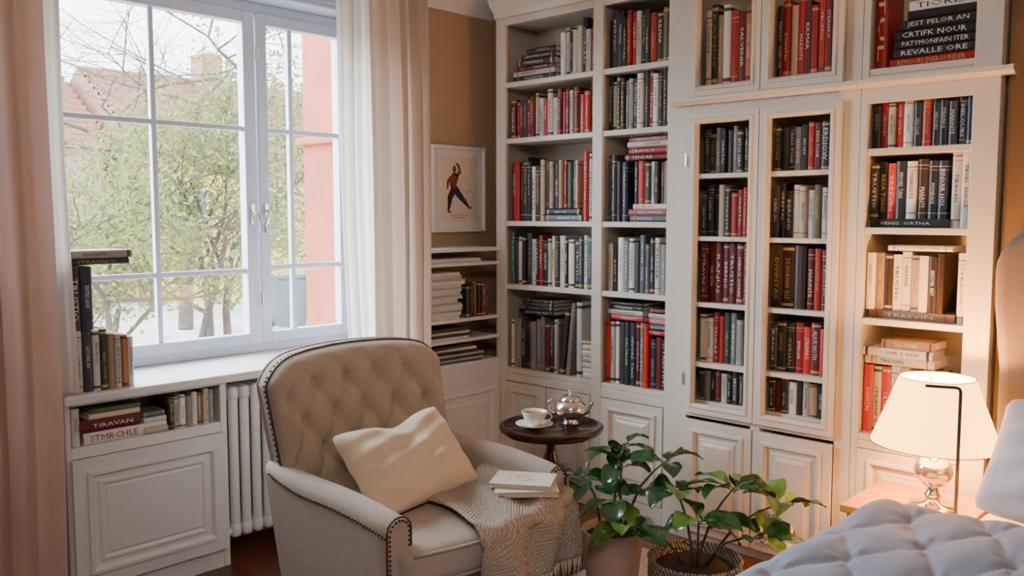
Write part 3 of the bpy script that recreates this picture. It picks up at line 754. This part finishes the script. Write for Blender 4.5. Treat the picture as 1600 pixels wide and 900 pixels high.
mk('piping',bm,M_pipe,parent=ch,smooth=True,angle=60)
bm=bmesh.new(); pts2=[p+Vector((-.062,0,0)) for p in pts]; tube(bm,pts2,.004,6)
mk('piping',bm,M_linen,parent=ch,smooth=True,angle=60)
AC=.395
def arm_profile(sgn,x,zt,w=.050):
    pts=[(sgn*AC-w,Z0)]
    pts+= [(sgn*AC-w,Z0+(zt-.06-Z0)*k/4) for k in (2,4)]
    for k in range(9):
        a=math.pi-math.pi*k/8; pts.append((sgn*AC+w*math.cos(a),zt-.044+.044*math.sin(a)))
    pts+= [(sgn*AC+w,Z0+(zt-.06-Z0)*k/4) for k in (4,2)]+[(sgn*AC+w,Z0)]
    lean=max(0,(-.05-x)/.19)
    return [Vector((x-lean*.26*(z-Z0),y,z)) for y,z in pts]
def azt(x): return .605+.05*max(0,(-.05-x)/.3)**2-.035*max(0,x/.4)**2
def nail(bm,p):
    bmesh.ops.create_icosphere(bm,subdivisions=1,radius=.0052,matrix=Matrix.Translation(p))
for sgn in (-1,1):
    bm=bmesh.new(); pr=arm_profile(sgn,.387,azt(.38)); tube(bm,pr,.0035,6); mk('piping',bm,M_pipe,parent=ch,smooth=True,angle=60)
    bm=bmesh.new(); pr=arm_profile(sgn,.390,azt(.38)-.010,w=.041); last=pr[0]
    for a,b in zip(pr,pr[1:]):
        n=max(1,int((b-a).length/.015))
        for k in range(n):
            q=a.lerp(b,k/n)
            if (q-last).length>.0125: nail(bm,q); last=q
    mk('nailhead_trim',bm,M_nail,parent=ch,smooth=True,angle=180)
    bm=bmesh.new(); ys=sgn*(AC+.051)
    for k in range(44): x=-.31+.69*k/43; nail(bm,Vector((x,ys,azt(x)-.060)))
    mk('nailhead_trim',bm,M_nail,parent=ch,smooth=True,angle=180)
bm=bmesh.new()
fp=[bpos(s,t)+Vector((-.026,0,0))+((Vector((0,s*.001,0))) if t<1 else Vector((0,0,.001))) for s,t in path]
last=fp[0]
for p in fp:
    if (p-last).length>.0165: nail(bm,p); last=p
mk('nailhead_trim',bm,M_nail,parent=ch,smooth=True,angle=180)
def arm(sgn):
    bm=bmesh.new(); secs=[]
    for x in (-.24,-.18,-.12,-.05,.05,.15,.25,.33,.365,.38,.388):
        k=0 if x<.36 else (x-.36)/.028
        secs.append([bm.verts.new(p) for p in arm_profile(sgn,x,azt(x)-.006*k,w=.050-.005*k)])
    for A,B_ in zip(secs,secs[1:]):
        for i in range(len(A)-1): bm.faces.new((A[i],A[i+1],B_[i+1],B_[i]))
        bm.faces.new((A[-1],A[0],B_[0],B_[-1]))
    bm.faces.new(secs[0]); bm.faces.new(secs[-1])
    mk('armrest',bm,M_linen,parent=ch,smooth=True,angle=50)
arm(-1); arm(1)
bm=bmesh.new(); softbox(bm,-.24,.405,-.40,.40,.185,.335,.03,8,fn=lambda p,h:Vector((p.x+(.06*(1-(p.y/h.y)**2) if p.x>0 else 0),p.y,p.z)))
mk('seat_base',bm,M_linen,parent=ch,smooth=True,angle=180)
bm=bmesh.new()
def cush(p,h):
    bow=.075*(1-(p.y/h.y)**2)*max(0,p.x/h.x); pu=.018*(1-(p.y/h.y)**2)*(1-(p.x/h.x)**2)*(1 if p.z>0 else 0)
    k=1.0
    if p.x<h.x*.55: k=.343/.40
    return Vector((p.x+bow,p.y*k,p.z+pu))
softbox(bm,-.26,.435,-.40,.40,.338,.468,.045,14,fn=cush); mk('seat_cushion',bm,M_linen,parent=ch,smooth=True,angle=180)
for zz in (.355,.452):
    bm=bmesh.new(); tube(bm,[(.434+.075*(1-(y/.4)**2)-.0,y,zz) for y in [-.38+.76*k/20 for k in range(21)]],.0055,6)
    mk('cushion_welt',bm,M_linen,parent=ch,smooth=True,angle=180)
first=None
for n_,row_ in ((1,(-.54,-.18,.18,.54)),(0,(-.72,-.36,0,.36,.72)),(-1,(-.54,-.18,.18,.54))):
    for s in row_:
        t=.70+n_*.15; p=bpos(s,t)
        if first is None:
            bm=bmesh.new(); lathe(bm,[(.001,-.004),(.012,-.002),(.017,.002),(.014,.007),(.006,.010),(.001,.0105)],14,M=RY(90)); first=mk('button',bm,M_linen,parent=ch,smooth=True,angle=180); first.matrix_basis=T(p.x+.002,p.y,p.z)
        else:
            o=first.copy(); COL.objects.link(o); o.parent=ch; o.matrix_basis=T(p.x+.002,p.y,p.z)
for x,y in ((.36,-.38),(.36,.38),(-.20,-.36),(-.20,.36)):
    bm=bmesh.new(); lathe(bm,[(.016,0),(.018,.004),(.022,.08),(.030,.15),(.032,.19)],16); mk('leg',bm,M_dark,parent=ch,M=T(x,y,0),smooth=True,angle=50)

def pillow_bm(w,h,t,chop=0,n=36,wrk=1.,rcn=.28):
    bm=bmesh.new()
    for sgn in (-1,1):
        def fn(u,v):
            a=-1+2*u; b=-1+2*v
            rc=max(0,abs(a)*abs(b)-.80)*rcn
            px=a*w/2*(1-.03*(1-b*b)-rc); pz=b*h/2*(1-.03*(1-a*a)-rc)
            f=max(0,(1-abs(a)**3.0))**.6*max(0,(1-abs(b)**3.0))**.6
            wr=wrk*(.006*math.sin(7*a+3*b)+.005*math.sin(13*b-5*a)+.006*noise.noise(Vector((a*3,b*3,sgn))))*f
            th=t/2*f+wr
            if chop:
                c=math.exp(-((a-.05)/.38)**2)
                pz-=chop*c*((b+1)/2)**2
                th*=1-.3*c*((b+1)/2)**1.5
            return (px,sgn*th,pz)
        grid(bm,n,n,fn)
    bmesh.ops.remove_doubles(bm,verts=bm.verts[:],dist=.0006)
    return bm
PI_=T(-2.49,2.07,.635)@RZ(90)@RX(-42)@RY(-4)
o=mk('throw_pillow',pillow_bm(.53,.36,.14,chop=.035,rcn=.15,wrk=1.3),M_pil,M=PI_,smooth=True,angle=180); tag(o,'cream cotton pillow leaning on the armchair backrest','pillow')

# throw
def seatz(x,y):
    lx=x+2.55; ly=y-2.15
    return .468+.018*(1-(ly/.40)**2)*(1-((lx-.0875)/.3475)**2 if abs(lx-.0875)<.3475 else 0)
def frontx(y): return -2.55+.435+.075*(1-((y-2.15)/.40)**2)
bm=bmesh.new()
def thr(u,v):
    y=2.02+.54*u
    back=-2.48+.02*u+.05*math.sin(u*5)
    fx=frontx(min(max(y,1.76),2.54))+.012
    L1=fx-back; L2=.20-.05*(1-u)*.3
    s=v*(L1+L2+.02)
    fold=.015*math.sin(u*17+v*4)+.011*math.sin(u*9-v*7)
    yy=y+.04*math.sin(v*6)*(1-u)
    if s<L1-.02:
        x=back+s; z=seatz(x,y)+.027+fold*.8
    elif s<L1+.02:
        a=(s-L1+.02)/.04*math.pi/2; x=fx-.025+.037*math.sin(a); z=.468+.027-.034+.034*math.cos(a)+fold*.5
    else:
        x=fx+.018+fold*1.2; z=.453-(s-L1-.02); yy+=.04*(s-L1)*math.sin(u*6)
    return (x,yy,z)
grid(bm,80,80,thr)
o=mk('throw_blanket',bm,M_knit,smooth=True,angle=180); tag(o,'beige and brown knitted throw with fringe on the armchair seat','blanket')
sm=o.modifiers.new('thick','SOLIDIFY'); sm.thickness=.009; sm.offset=1
bm=bmesh.new()
for i in range(75):
    u=(i+.5)/75; p=Vector(thr(u,1)); l=random.uniform(.05,.075); dx=random.uniform(-.008,.012); dy=random.uniform(-.012,.012)
    tube(bm,[p+Vector((0,0,.006)),p+Vector((dx*.5,dy*.3,-l*.5)),p+Vector((dx,dy,-l))],[.0032,.0028,.0015],5)
f=mk('fringe',bm,mat('fringe_wool',(.58,.50,.40),.95),parent=o,smooth=True,angle=180); f['kind']='stuff'
M_porcb=mat('cream_cloth_cover',(.70,.63,.53),.7,bump=.2,bscale=300)
def lying_book(x,y,z,rz,w,l,t,label):
    r_=root('book',x,y,z,label,'book',rz=rz,group='cream books on the throw')
    bm=bmesh.new(); box(bm,-w/2,w/2,-l/2,l/2,0,.0025); box(bm,-w/2,w/2,-l/2,l/2,t-.0025,t); box(bm,-w/2,-w/2+.003,-l/2,l/2,.0026,t-.0026); mk('cover',bm,M_porcb,parent=r_)
    bm=bmesh.new(); box(bm,-w/2+.003,w/2-.007,-l/2+.007,l/2-.007,.0025,t-.0025); mk('pages',bm,M_page,parent=r_)
    return r_
lying_book(-2.165,2.365,.520,-44,.165,.235,.020,'cream hardcover book lying on the knitted throw')
r_=lying_book(-2.19,2.38,.5405,-58,.165,.23,.018,'cream hardcover book with faint line drawing on top')
bm=bmesh.new()
tube(bm,[(.03*math.cos(a*.5)*(1+.2*math.sin(a)),.03*math.sin(a*.5),.0185) for a in range(13)],.0008,4)
tube(bm,[(-.02,-.03,.0185),(0,0,.0185),(.012,.02,.0185),(.02,.045,.0185)],.0008,4); tube(bm,[(-.03,-.05,.0185),(.035,-.05,.0185)],.0008,4)
mk('cover_drawing',bm,mat('brown_line',(.35,.22,.13),.8),parent=r_)

# ---------------------------------------------------------------- side table
r=root('side_table',-2.55,2.955,0,'round dark mahogany pedestal side table','side table')
bm=bmesh.new(); lathe(bm,[(.02,.562),(.20,.562),(.215,.566),(.222,.575),(.232,.580),(.238,.590),(.236,.600),(.226,.605),(.214,.605),(.208,.601),(.02,.601)],56); mk('tabletop',bm,M_dark,parent=r,smooth=True,angle=50)
bm=bmesh.new(); lathe(bm,[(.06,.562),(.055,.55),(.025,.535),(.020,.50),(.028,.47),(.040,.44),(.042,.40),(.026,.36),(.018,.33),(.024,.28),(.030,.22),(.040,.18),(.045,.14),(.03,.12),(.01,.11)],28); mk('pedestal',bm,M_dark,parent=r,smooth=True,angle=60)
for k in range(3):
    a=math.radians(-20+120*k); d=Vector((math.cos(a),math.sin(a),0)); bm=bmesh.new()
    tube(bm,[d*.02+Vector((0,0,.16)),d*.08+Vector((0,0,.15)),d*.14+Vector((0,0,.09)),d*.19+Vector((0,0,.03)),d*.215+Vector((0,0,.016))],[.022,.020,.016,.014,.016],10); mk('foot',bm,M_dark,parent=r,smooth=True,angle=60)
# teapot
r=root('teapot',-2.50,3.03,.6015,'polished silver teapot with domed lid on the side table','teapot',rz=28)
bm=bmesh.new(); lathe(bm,[(.036,0),(.039,.004),(.029,.012),(.028,.018),(.050,.028),(.068,.048),(.074,.068),(.068,.090),(.052,.105),(.045,.110)],36); mk('body',bm,M_silver,parent=r,smooth=True,angle=60)
bm=bmesh.new(); lathe(bm,[(.047,.110),(.047,.113),(.040,.124),(.024,.134),(.006,.138),(.006,.144),(.011,.149),(.010,.155),(.002,.159)],28); mk('lid',bm,M_silver,parent=r,smooth=True,angle=60)
bm=bmesh.new(); tube(bm,[(.058,0,.055),(.080,0,.064),(.090,0,.084),(.101,0,.102)],[.017,.012,.009,.008],10); mk('spout',bm,M_silver,parent=r,smooth=True,angle=60)
bm=bmesh.new(); tube(bm,[(-.054,0,.100),(-.082,0,.112),(-.102,0,.095),(-.099,0,.062),(-.082,0,.045),(-.064,0,.048)],.005,8); mk('handle',bm,M_silver,parent=r,smooth=True,angle=60)
r=root('saucer',-2.585,2.88,.6015,'white porcelain saucer under the teacup','saucer')
bm=bmesh.new(); lathe(bm,[(.025,0),(.04,.001),(.065,.006),(.084,.014),(.085,.016),(.064,.010),(.04,.005),(.01,.004)],40); mk('dish',bm,M_porc,parent=r,smooth=True,angle=180)
r=root('teacup',-2.585,2.88,.606,'white porcelain teacup with tea on a saucer','teacup',rz=40)
bm=bmesh.new(); lathe(bm,[(.022,0),(.024,.003),(.022,.006),(.038,.020),(.050,.038),(.057,.060),(.059,.066),(.056,.064),(.046,.040),(.030,.017),(.004,.010)],40); mk('cup',bm,M_porc,parent=r,smooth=True,angle=180)
bm=bmesh.new(); lathe(bm,[(.001,.053),(.0515,.053)],32,cap=False); mk('tea_surface',bm,M_tea,parent=r)
bm=bmesh.new(); tube(bm,[(.051,0,.053),(.070,0,.056),(.078,0,.042),(.068,0,.026),(.042,0,.024)],.004,8); mk('handle',bm,M_porc,parent=r,smooth=True,angle=180)

# ---------------------------------------------------------------- plants
def leaf(bm,base,d,L,Wd,droop,mi,roll=0):
    d=d.normalized(); side=d.cross(Vector((0,0,1)))
    if side.length<.1: side=Vector((1,0,0))
    side.normalize(); side=Matrix.Rotation(roll,3,d)@side
    nrm=side.cross(d).normalized(); n=10; rows=[]
    p=base.copy(); dd=d.copy()
    for i in range(n+1):
        t=i/n; w=Wd*math.sin(math.pi*min(1,t**.85))**.8 if 0<t<1 else .0008
        wv=.10*Wd*math.sin(t*11)
        c=[p+side*(-w)+nrm*(w*.32+wv),p+side*(-w*.5)+nrm*(w*.24),p,p+side*(w*.5)+nrm*(w*.24),p+side*w+nrm*(w*.32-wv)]
        rows.append([bm.verts.new(q) for q in c])
        dd=Matrix.Rotation(-droop/n,3,side)@dd; nrm=side.cross(dd).normalized(); p=p+dd*(L/n)
    for A,B_ in zip(rows,rows[1:]):
        for k in range(4):
            f=bm.faces.new((A[k],A[k+1],B_[k+1],B_[k])); f.material_index=mi
def plant(x,y,z,rimz,label,seed,stems,L,W_,potfn,ymix=.2,ns=(5,6,6)):
    rnd=random.Random(seed); r=root('potted_plant',x,y,z,label,'potted plant'); potfn(r)
    bs=bmesh.new(); bl=bmesh.new()
    for (ax,ay,az) in stems:
        tip=Vector((ax,ay,az)); b=Vector((ax*.12+rnd.uniform(-.03,.03),ay*.12+rnd.uniform(-.03,.03),rimz-.02)); mid=b.lerp(tip,.55)+Vector((-ax*.12,-ay*.12,.03))
        tube(bs,[b,b.lerp(mid,.5)+Vector((0,0,.01)),mid,mid.lerp(tip,.5)+Vector((0,0,.008)),tip],[.006,.0055,.005,.004,.003],6)
        n=rnd.choice(ns); ph=rnd.uniform(0,6.28)
        for k in range(n):
            a=ph+2*math.pi*k/n+rnd.uniform(-.25,.25); el=rnd.uniform(0,.9)
            d=Vector((math.cos(a),math.sin(a),el)).normalized(); pet=tip+Vector((0,0,-.02*rnd.random()))
            e=pet+d*.025; tube(bs,[pet,e],[.002,.002],5)
            leaf(bl,e,d,L*rnd.uniform(.7,1.15),W_*rnd.uniform(.8,1.15),rnd.uniform(.6,1.4),1 if rnd.random()<ymix else 0,rnd.uniform(-.5,.5))
    mk('stems',bs,M_stem,parent=r,smooth=True,angle=180); mk('foliage',bl,[M_leaf,M_leaf2],parent=r,smooth=True,angle=180)
def pot1(r):
    bm=bmesh.new(); lathe(bm,[(.085,0),(.09,.004),(.105,.12),(.122,.28),(.124,.30),(.120,.304),(.114,.30),(.110,.27),(.02,.268)],40); mk('pot',bm,M_pot,parent=r,smooth=True,angle=50)
    bm=bmesh.new(); lathe(bm,[(.109,.272),(.001,.282)],24,cap=False); mk('soil',bm,M_soil,parent=r,smooth=True)
def pot2(r):
    bm=bmesh.new(); pr=[(.11,0)]
    for k in range(1,13):
        t=k/12; rr=.11+.06*math.sin(t*math.pi*.55); pr+= [(rr+.006,.24*(t-.06)),(rr,.24*t)]
    pr+=[(.175,.245),(.178,.255),(.170,.262),(.158,.255),(.15,.22),(.02,.215)]
    lathe(bm,pr,48); mk('basket',bm,M_wick,parent=r,smooth=True,angle=60)
    bm=bmesh.new(); lathe(bm,[(.150,.222),(.001,.235)],24,cap=False); mk('soil',bm,M_soil,parent=r,smooth=True)
plant(-2.04,2.74,.006,.30,'green leafy plant in a beige ceramic pot',4,[(-.12,-.05,.50),(-.02,.10,.61),(.14,.17,.57),(.07,-.08,.47),(.02,.03,.56)],.145,.042,pot1,ns=(5,5,6))
plant(-1.70,2.80,.006,.24,'glossy broad-leaved plant in a woven basket pot',9,[(-.17,-.18,.38),(-.09,.0,.50),(.05,-.06,.43),(.10,.10,.52),(.25,.18,.48),(.24,.06,.38)],.165,.050,pot2,ymix=.35)

# ---------------------------------------------------------------- rug
bm=bmesh.new(); softbox(bm,-2.32,-1.0,1.55,3.3,0,.006,.003,10); tag(mk('rug',bm,M_rug,smooth=True,angle=50),'pale grey woven rug on the wooden floor','rug')

# ---------------------------------------------------------------- nightstand + lamp
r=root('nightstand',-1.08,3.28,0,'honey-coloured wooden nightstand beside the bed','nightstand')
bm=bmesh.new(); box(bm,-.20,.212,-.185,.225,.465,.495); mk('top',bm,M_oak,parent=r,bevel=.006)
bm=bmesh.new(); box(bm,-.18,.195,-.165,.21,.12,.465); mk('body',bm,M_oak,parent=r,bevel=.004)
bm=bmesh.new(); box(bm,-.16,.175,-.18,-.165,.30,.45); d_=mk('drawer',bm,M_oak,parent=r,bevel=.004)
bm=bmesh.new(); lathe(bm,[(.004,0),(.006,.008),(.013,.014),(.010,.022),(.001,.024)],16,M=T(0,-.18,.375)@RX(90)); mk('knob',bm,M_silver,parent=d_,smooth=True)
for x in (-.16,.175):
    for y in (-.145,.19):
        bm=bmesh.new(); lathe(bm,[(.014,0),(.02,.13)],12,M=T(x,y,0)); mk('leg',bm,M_oak,parent=r,smooth=True)
r=root('table_lamp',-1.02,3.29,.4955,'lit table lamp with cream conical shade and glass ball base','table lamp')
bm=bmesh.new(); lathe(bm,[(.075,0),(.078,.006),(.070,.014),(.030,.020),(.022,.030),(.030,.045),(.020,.060),(.018,.075)],36); mk('base',bm,M_glassy,parent=r,smooth=True,angle=60)
bm=bmesh.new(); lathe(bm,[(.018,.075),(.040,.085),(.060,.108),(.066,.135),(.060,.163),(.040,.185),(.018,.195),(.024,.205),(.016,.215)],36); mk('ball',bm,M_glassy,parent=r,smooth=True,angle=60)
bm=bmesh.new(); lathe(bm,[(.008,.21),(.008,.30),(.018,.301),(.018,.33),(.014,.355)],12); mk('stem',bm,M_steel,parent=r,smooth=True,angle=60)
bm=bmesh.new(); lathe(bm,[(.216,.235),(.190,.300),(.160,.380),(.125,.475)],56,cap=False); 
sh=mk('lamp_shade',bm,M_shade,parent=r,smooth=True,angle=60)
bm=bmesh.new(); 
for rr,zz in ((.216,.235),(.125,.475)): tube(bm,[(rr*math.cos(a*math.pi/24),rr*math.sin(a*math.pi/24),zz) for a in range(48)],.0018,6,closed=True)
for k in range(3): 
    a=k*2.094; tube(bm,[(0,0,.355),(.125*math.cos(a),.125*math.sin(a),.47)],.0018,5)
mk('shade_ring',bm,M_nail,parent=r,smooth=True)
bm=bmesh.new(); bmesh.ops.create_uvsphere(bm,u_segments=16,v_segments=10,radius=.028,matrix=T(0,0,.385)); mk('bulb',bm,M_bulb,parent=r,smooth=True)
r=root('reading_stand',-.892,3.118,.4955,'slim dark metal reading light stand on the nightstand','reading light')
bm=bmesh.new(); tube(bm,[(0,0,.008),(0,0,.465),(-.003,-.003,.475),(-.012,-.010,.479),(-.085,-.080,.486)],.0058,8); mk('pole',bm,M_steel,parent=r,smooth=True)
bm=bmesh.new(); lathe(bm,[(.02,0),(.02,.008),(.006,.012)],20); mk('foot',bm,M_steel,parent=r,smooth=True,angle=50)
l=bpy.data.lights.new('lamp_light','POINT'); l.energy=95; l.color=(1,.43,.11); l.shadow_soft_size=.05
lo=bpy.data.objects.new('lamp_light',l); lo.location=(-1.02,3.29,.4955+.40); COL.objects.link(lo)

# ---------------------------------------------------------------- bed
r=root('bed',-.12,2.1,0,'bed with grey-brown upholstered headboard','bed')
LB=T(.12,-2.1,0)
bm=bmesh.new(); softbox(bm,-.855,.62,.75,3.38,.10,.30,.03,6,M=LB); mk('bed_frame',bm,M_head,parent=r,smooth=True,angle=180)
bm=bmesh.new(); softbox(bm,-.85,.61,.76,3.37,.30,.54,.06,8,M=LB); mk('mattress',bm,M_matt,parent=r,smooth=True,angle=180)
bm=bmesh.new(); 
pts=[(-.864,.0)]
pts+=[(-.864-.025*k/4,1.0+.06*k) for k in range(5)]
for k in range(9):
    a=math.pi-math.pi/2*k/8; pts.append((-.715+.175*math.cos(a),1.35+.17*math.sin(a)))
for k in range(9):
    a=math.pi/2-math.pi/2*k/8; pts.append((.475+.16*math.cos(a),1.35+.17*math.sin(a)))
pts+=[(.635,0)]
Fv=[bm.verts.new(LB@Vector((x,3.425,z))) for x,z in pts]; Bv=[bm.verts.new(LB@Vector((x,3.545,z))) for x,z in pts]
bm.faces.new(Fv); bm.faces.new(Bv)
for i in range(len(pts)): bm.faces.new((Fv[i],Fv[(i+1)%len(pts)],Bv[(i+1)%len(pts)],Bv[i]))
mk('headboard',bm,M_head,parent=r,smooth=True,angle=60,bevel=.035,seg=4)
for x in(-.80,.56):
    for y in (.8,3.3):
        bm=bmesh.new(); lathe(bm,[(.025,0),(.03,.1)],12,M=LB@T(x,y,0)); mk('leg',bm,M_dark,parent=r)
def drape(s,rr):
    if s>rr*math.pi/2: return rr+(s-rr*math.pi/2),0
    if s>0:
        a=s/rr; return rr-rr*math.cos(a), rr-rr*math.sin(a)
    return 0,rr-s
bm=bmesh.new()
def duv(u,v):
    X0,Y1=-1.16,2.97
    sx=-.30+u*(1.72+.30); sy=-.06+v*(2.1)
    dx,zx=drape(sx,.16); dy,zy=drape(sy,.13)
    x=X0+dx; y=Y1-dy
    a=x/.23+.5*y/.23; b=x/.23-.5*y/.23
    fa=a-round(a); fb=b-round(b); rr2=fa*fa+fb*fb; ang=math.atan2(fb,fa)
    q=(abs(math.sin(math.pi*a))*abs(math.sin(math.pi*b)))
    puff=.020*q**.55-.010*math.exp(-rr2/.010)+.0035*math.sin(ang*6+round(a)*2+round(b))*math.exp(-((math.sqrt(rr2)-.20)/.12)**2)
    wr=.012*math.sin(4*x+3*y+1)+.007*math.sin(9*y-6*x)+.008*noise.noise(Vector((x*4,y*4,0)))+.005*noise.noise(Vector((x*16,y*7,3)))
    z=.622-zx-zy+ puff*(1-.6*min(1,(zx+zy)/.13))+wr
    z=max(z,.05)
    x+= .012*math.sin(9*y)*(1 if zx>.05 else 0)
    return (x,y,z)
grid(bm,210,210,duv)
tag(mk('duvet',bm,M_duvet,smooth=True,angle=180),'grey-blue tufted quilted duvet spread over the bed','duvet')
o=mk('pillow',pillow_bm(.70,.42,.22,wrk=2.4),M_plaid,M=T(-.455,3.12,.745)@RX(-34)@RY(6),smooth=True,angle=180); tag(o,'white pillow with pale plaid cover against the headboard','pillow')

# ---------------------------------------------------------------- world, lights, camera
w=bpy.data.worlds.new('World'); sc.world=w; w.use_nodes=True
bg=w.node_tree.nodes['Background']; bg.inputs['Color'].default_value=(.80,.90,1,1); bg.inputs['Strength'].default_value=10
sl=bpy.data.lights.new('overcast_sun','SUN'); sl.energy=30; sl.angle=math.radians(70); sl.color=(.78,.89,1)
so=bpy.data.objects.new('overcast_sun',sl); COL.objects.link(so)
so.rotation_euler=Vector((.82,.30,-.46)).to_track_quat('-Z','Y').to_euler()
al=bpy.data.lights.new('added_fill_light','AREA'); al.energy=60; al.size=.9; al.color=(1,.86,.72)  # unseen warm fill lamp, added behind the camera to brighten the room
ao=bpy.data.objects.new('added_fill_light',al); COL.objects.link(ao); ao.location=(.3,-.2,2.78); ao.rotation_euler=Vector((-.35,.55,-1)).to_track_quat('-Z','Y').to_euler()
cam=bpy.data.cameras.new('Camera'); cam.lens=30.8; cam.sensor_width=36; cam.clip_end=200
co=bpy.data.objects.new('Camera',cam); COL.objects.link(co); co.location=(0,0,1.55); co.rotation_euler=(math.radians(90-4.8),0,math.radians(43.4)); sc.camera=co
print('BOOKS',NB[0])
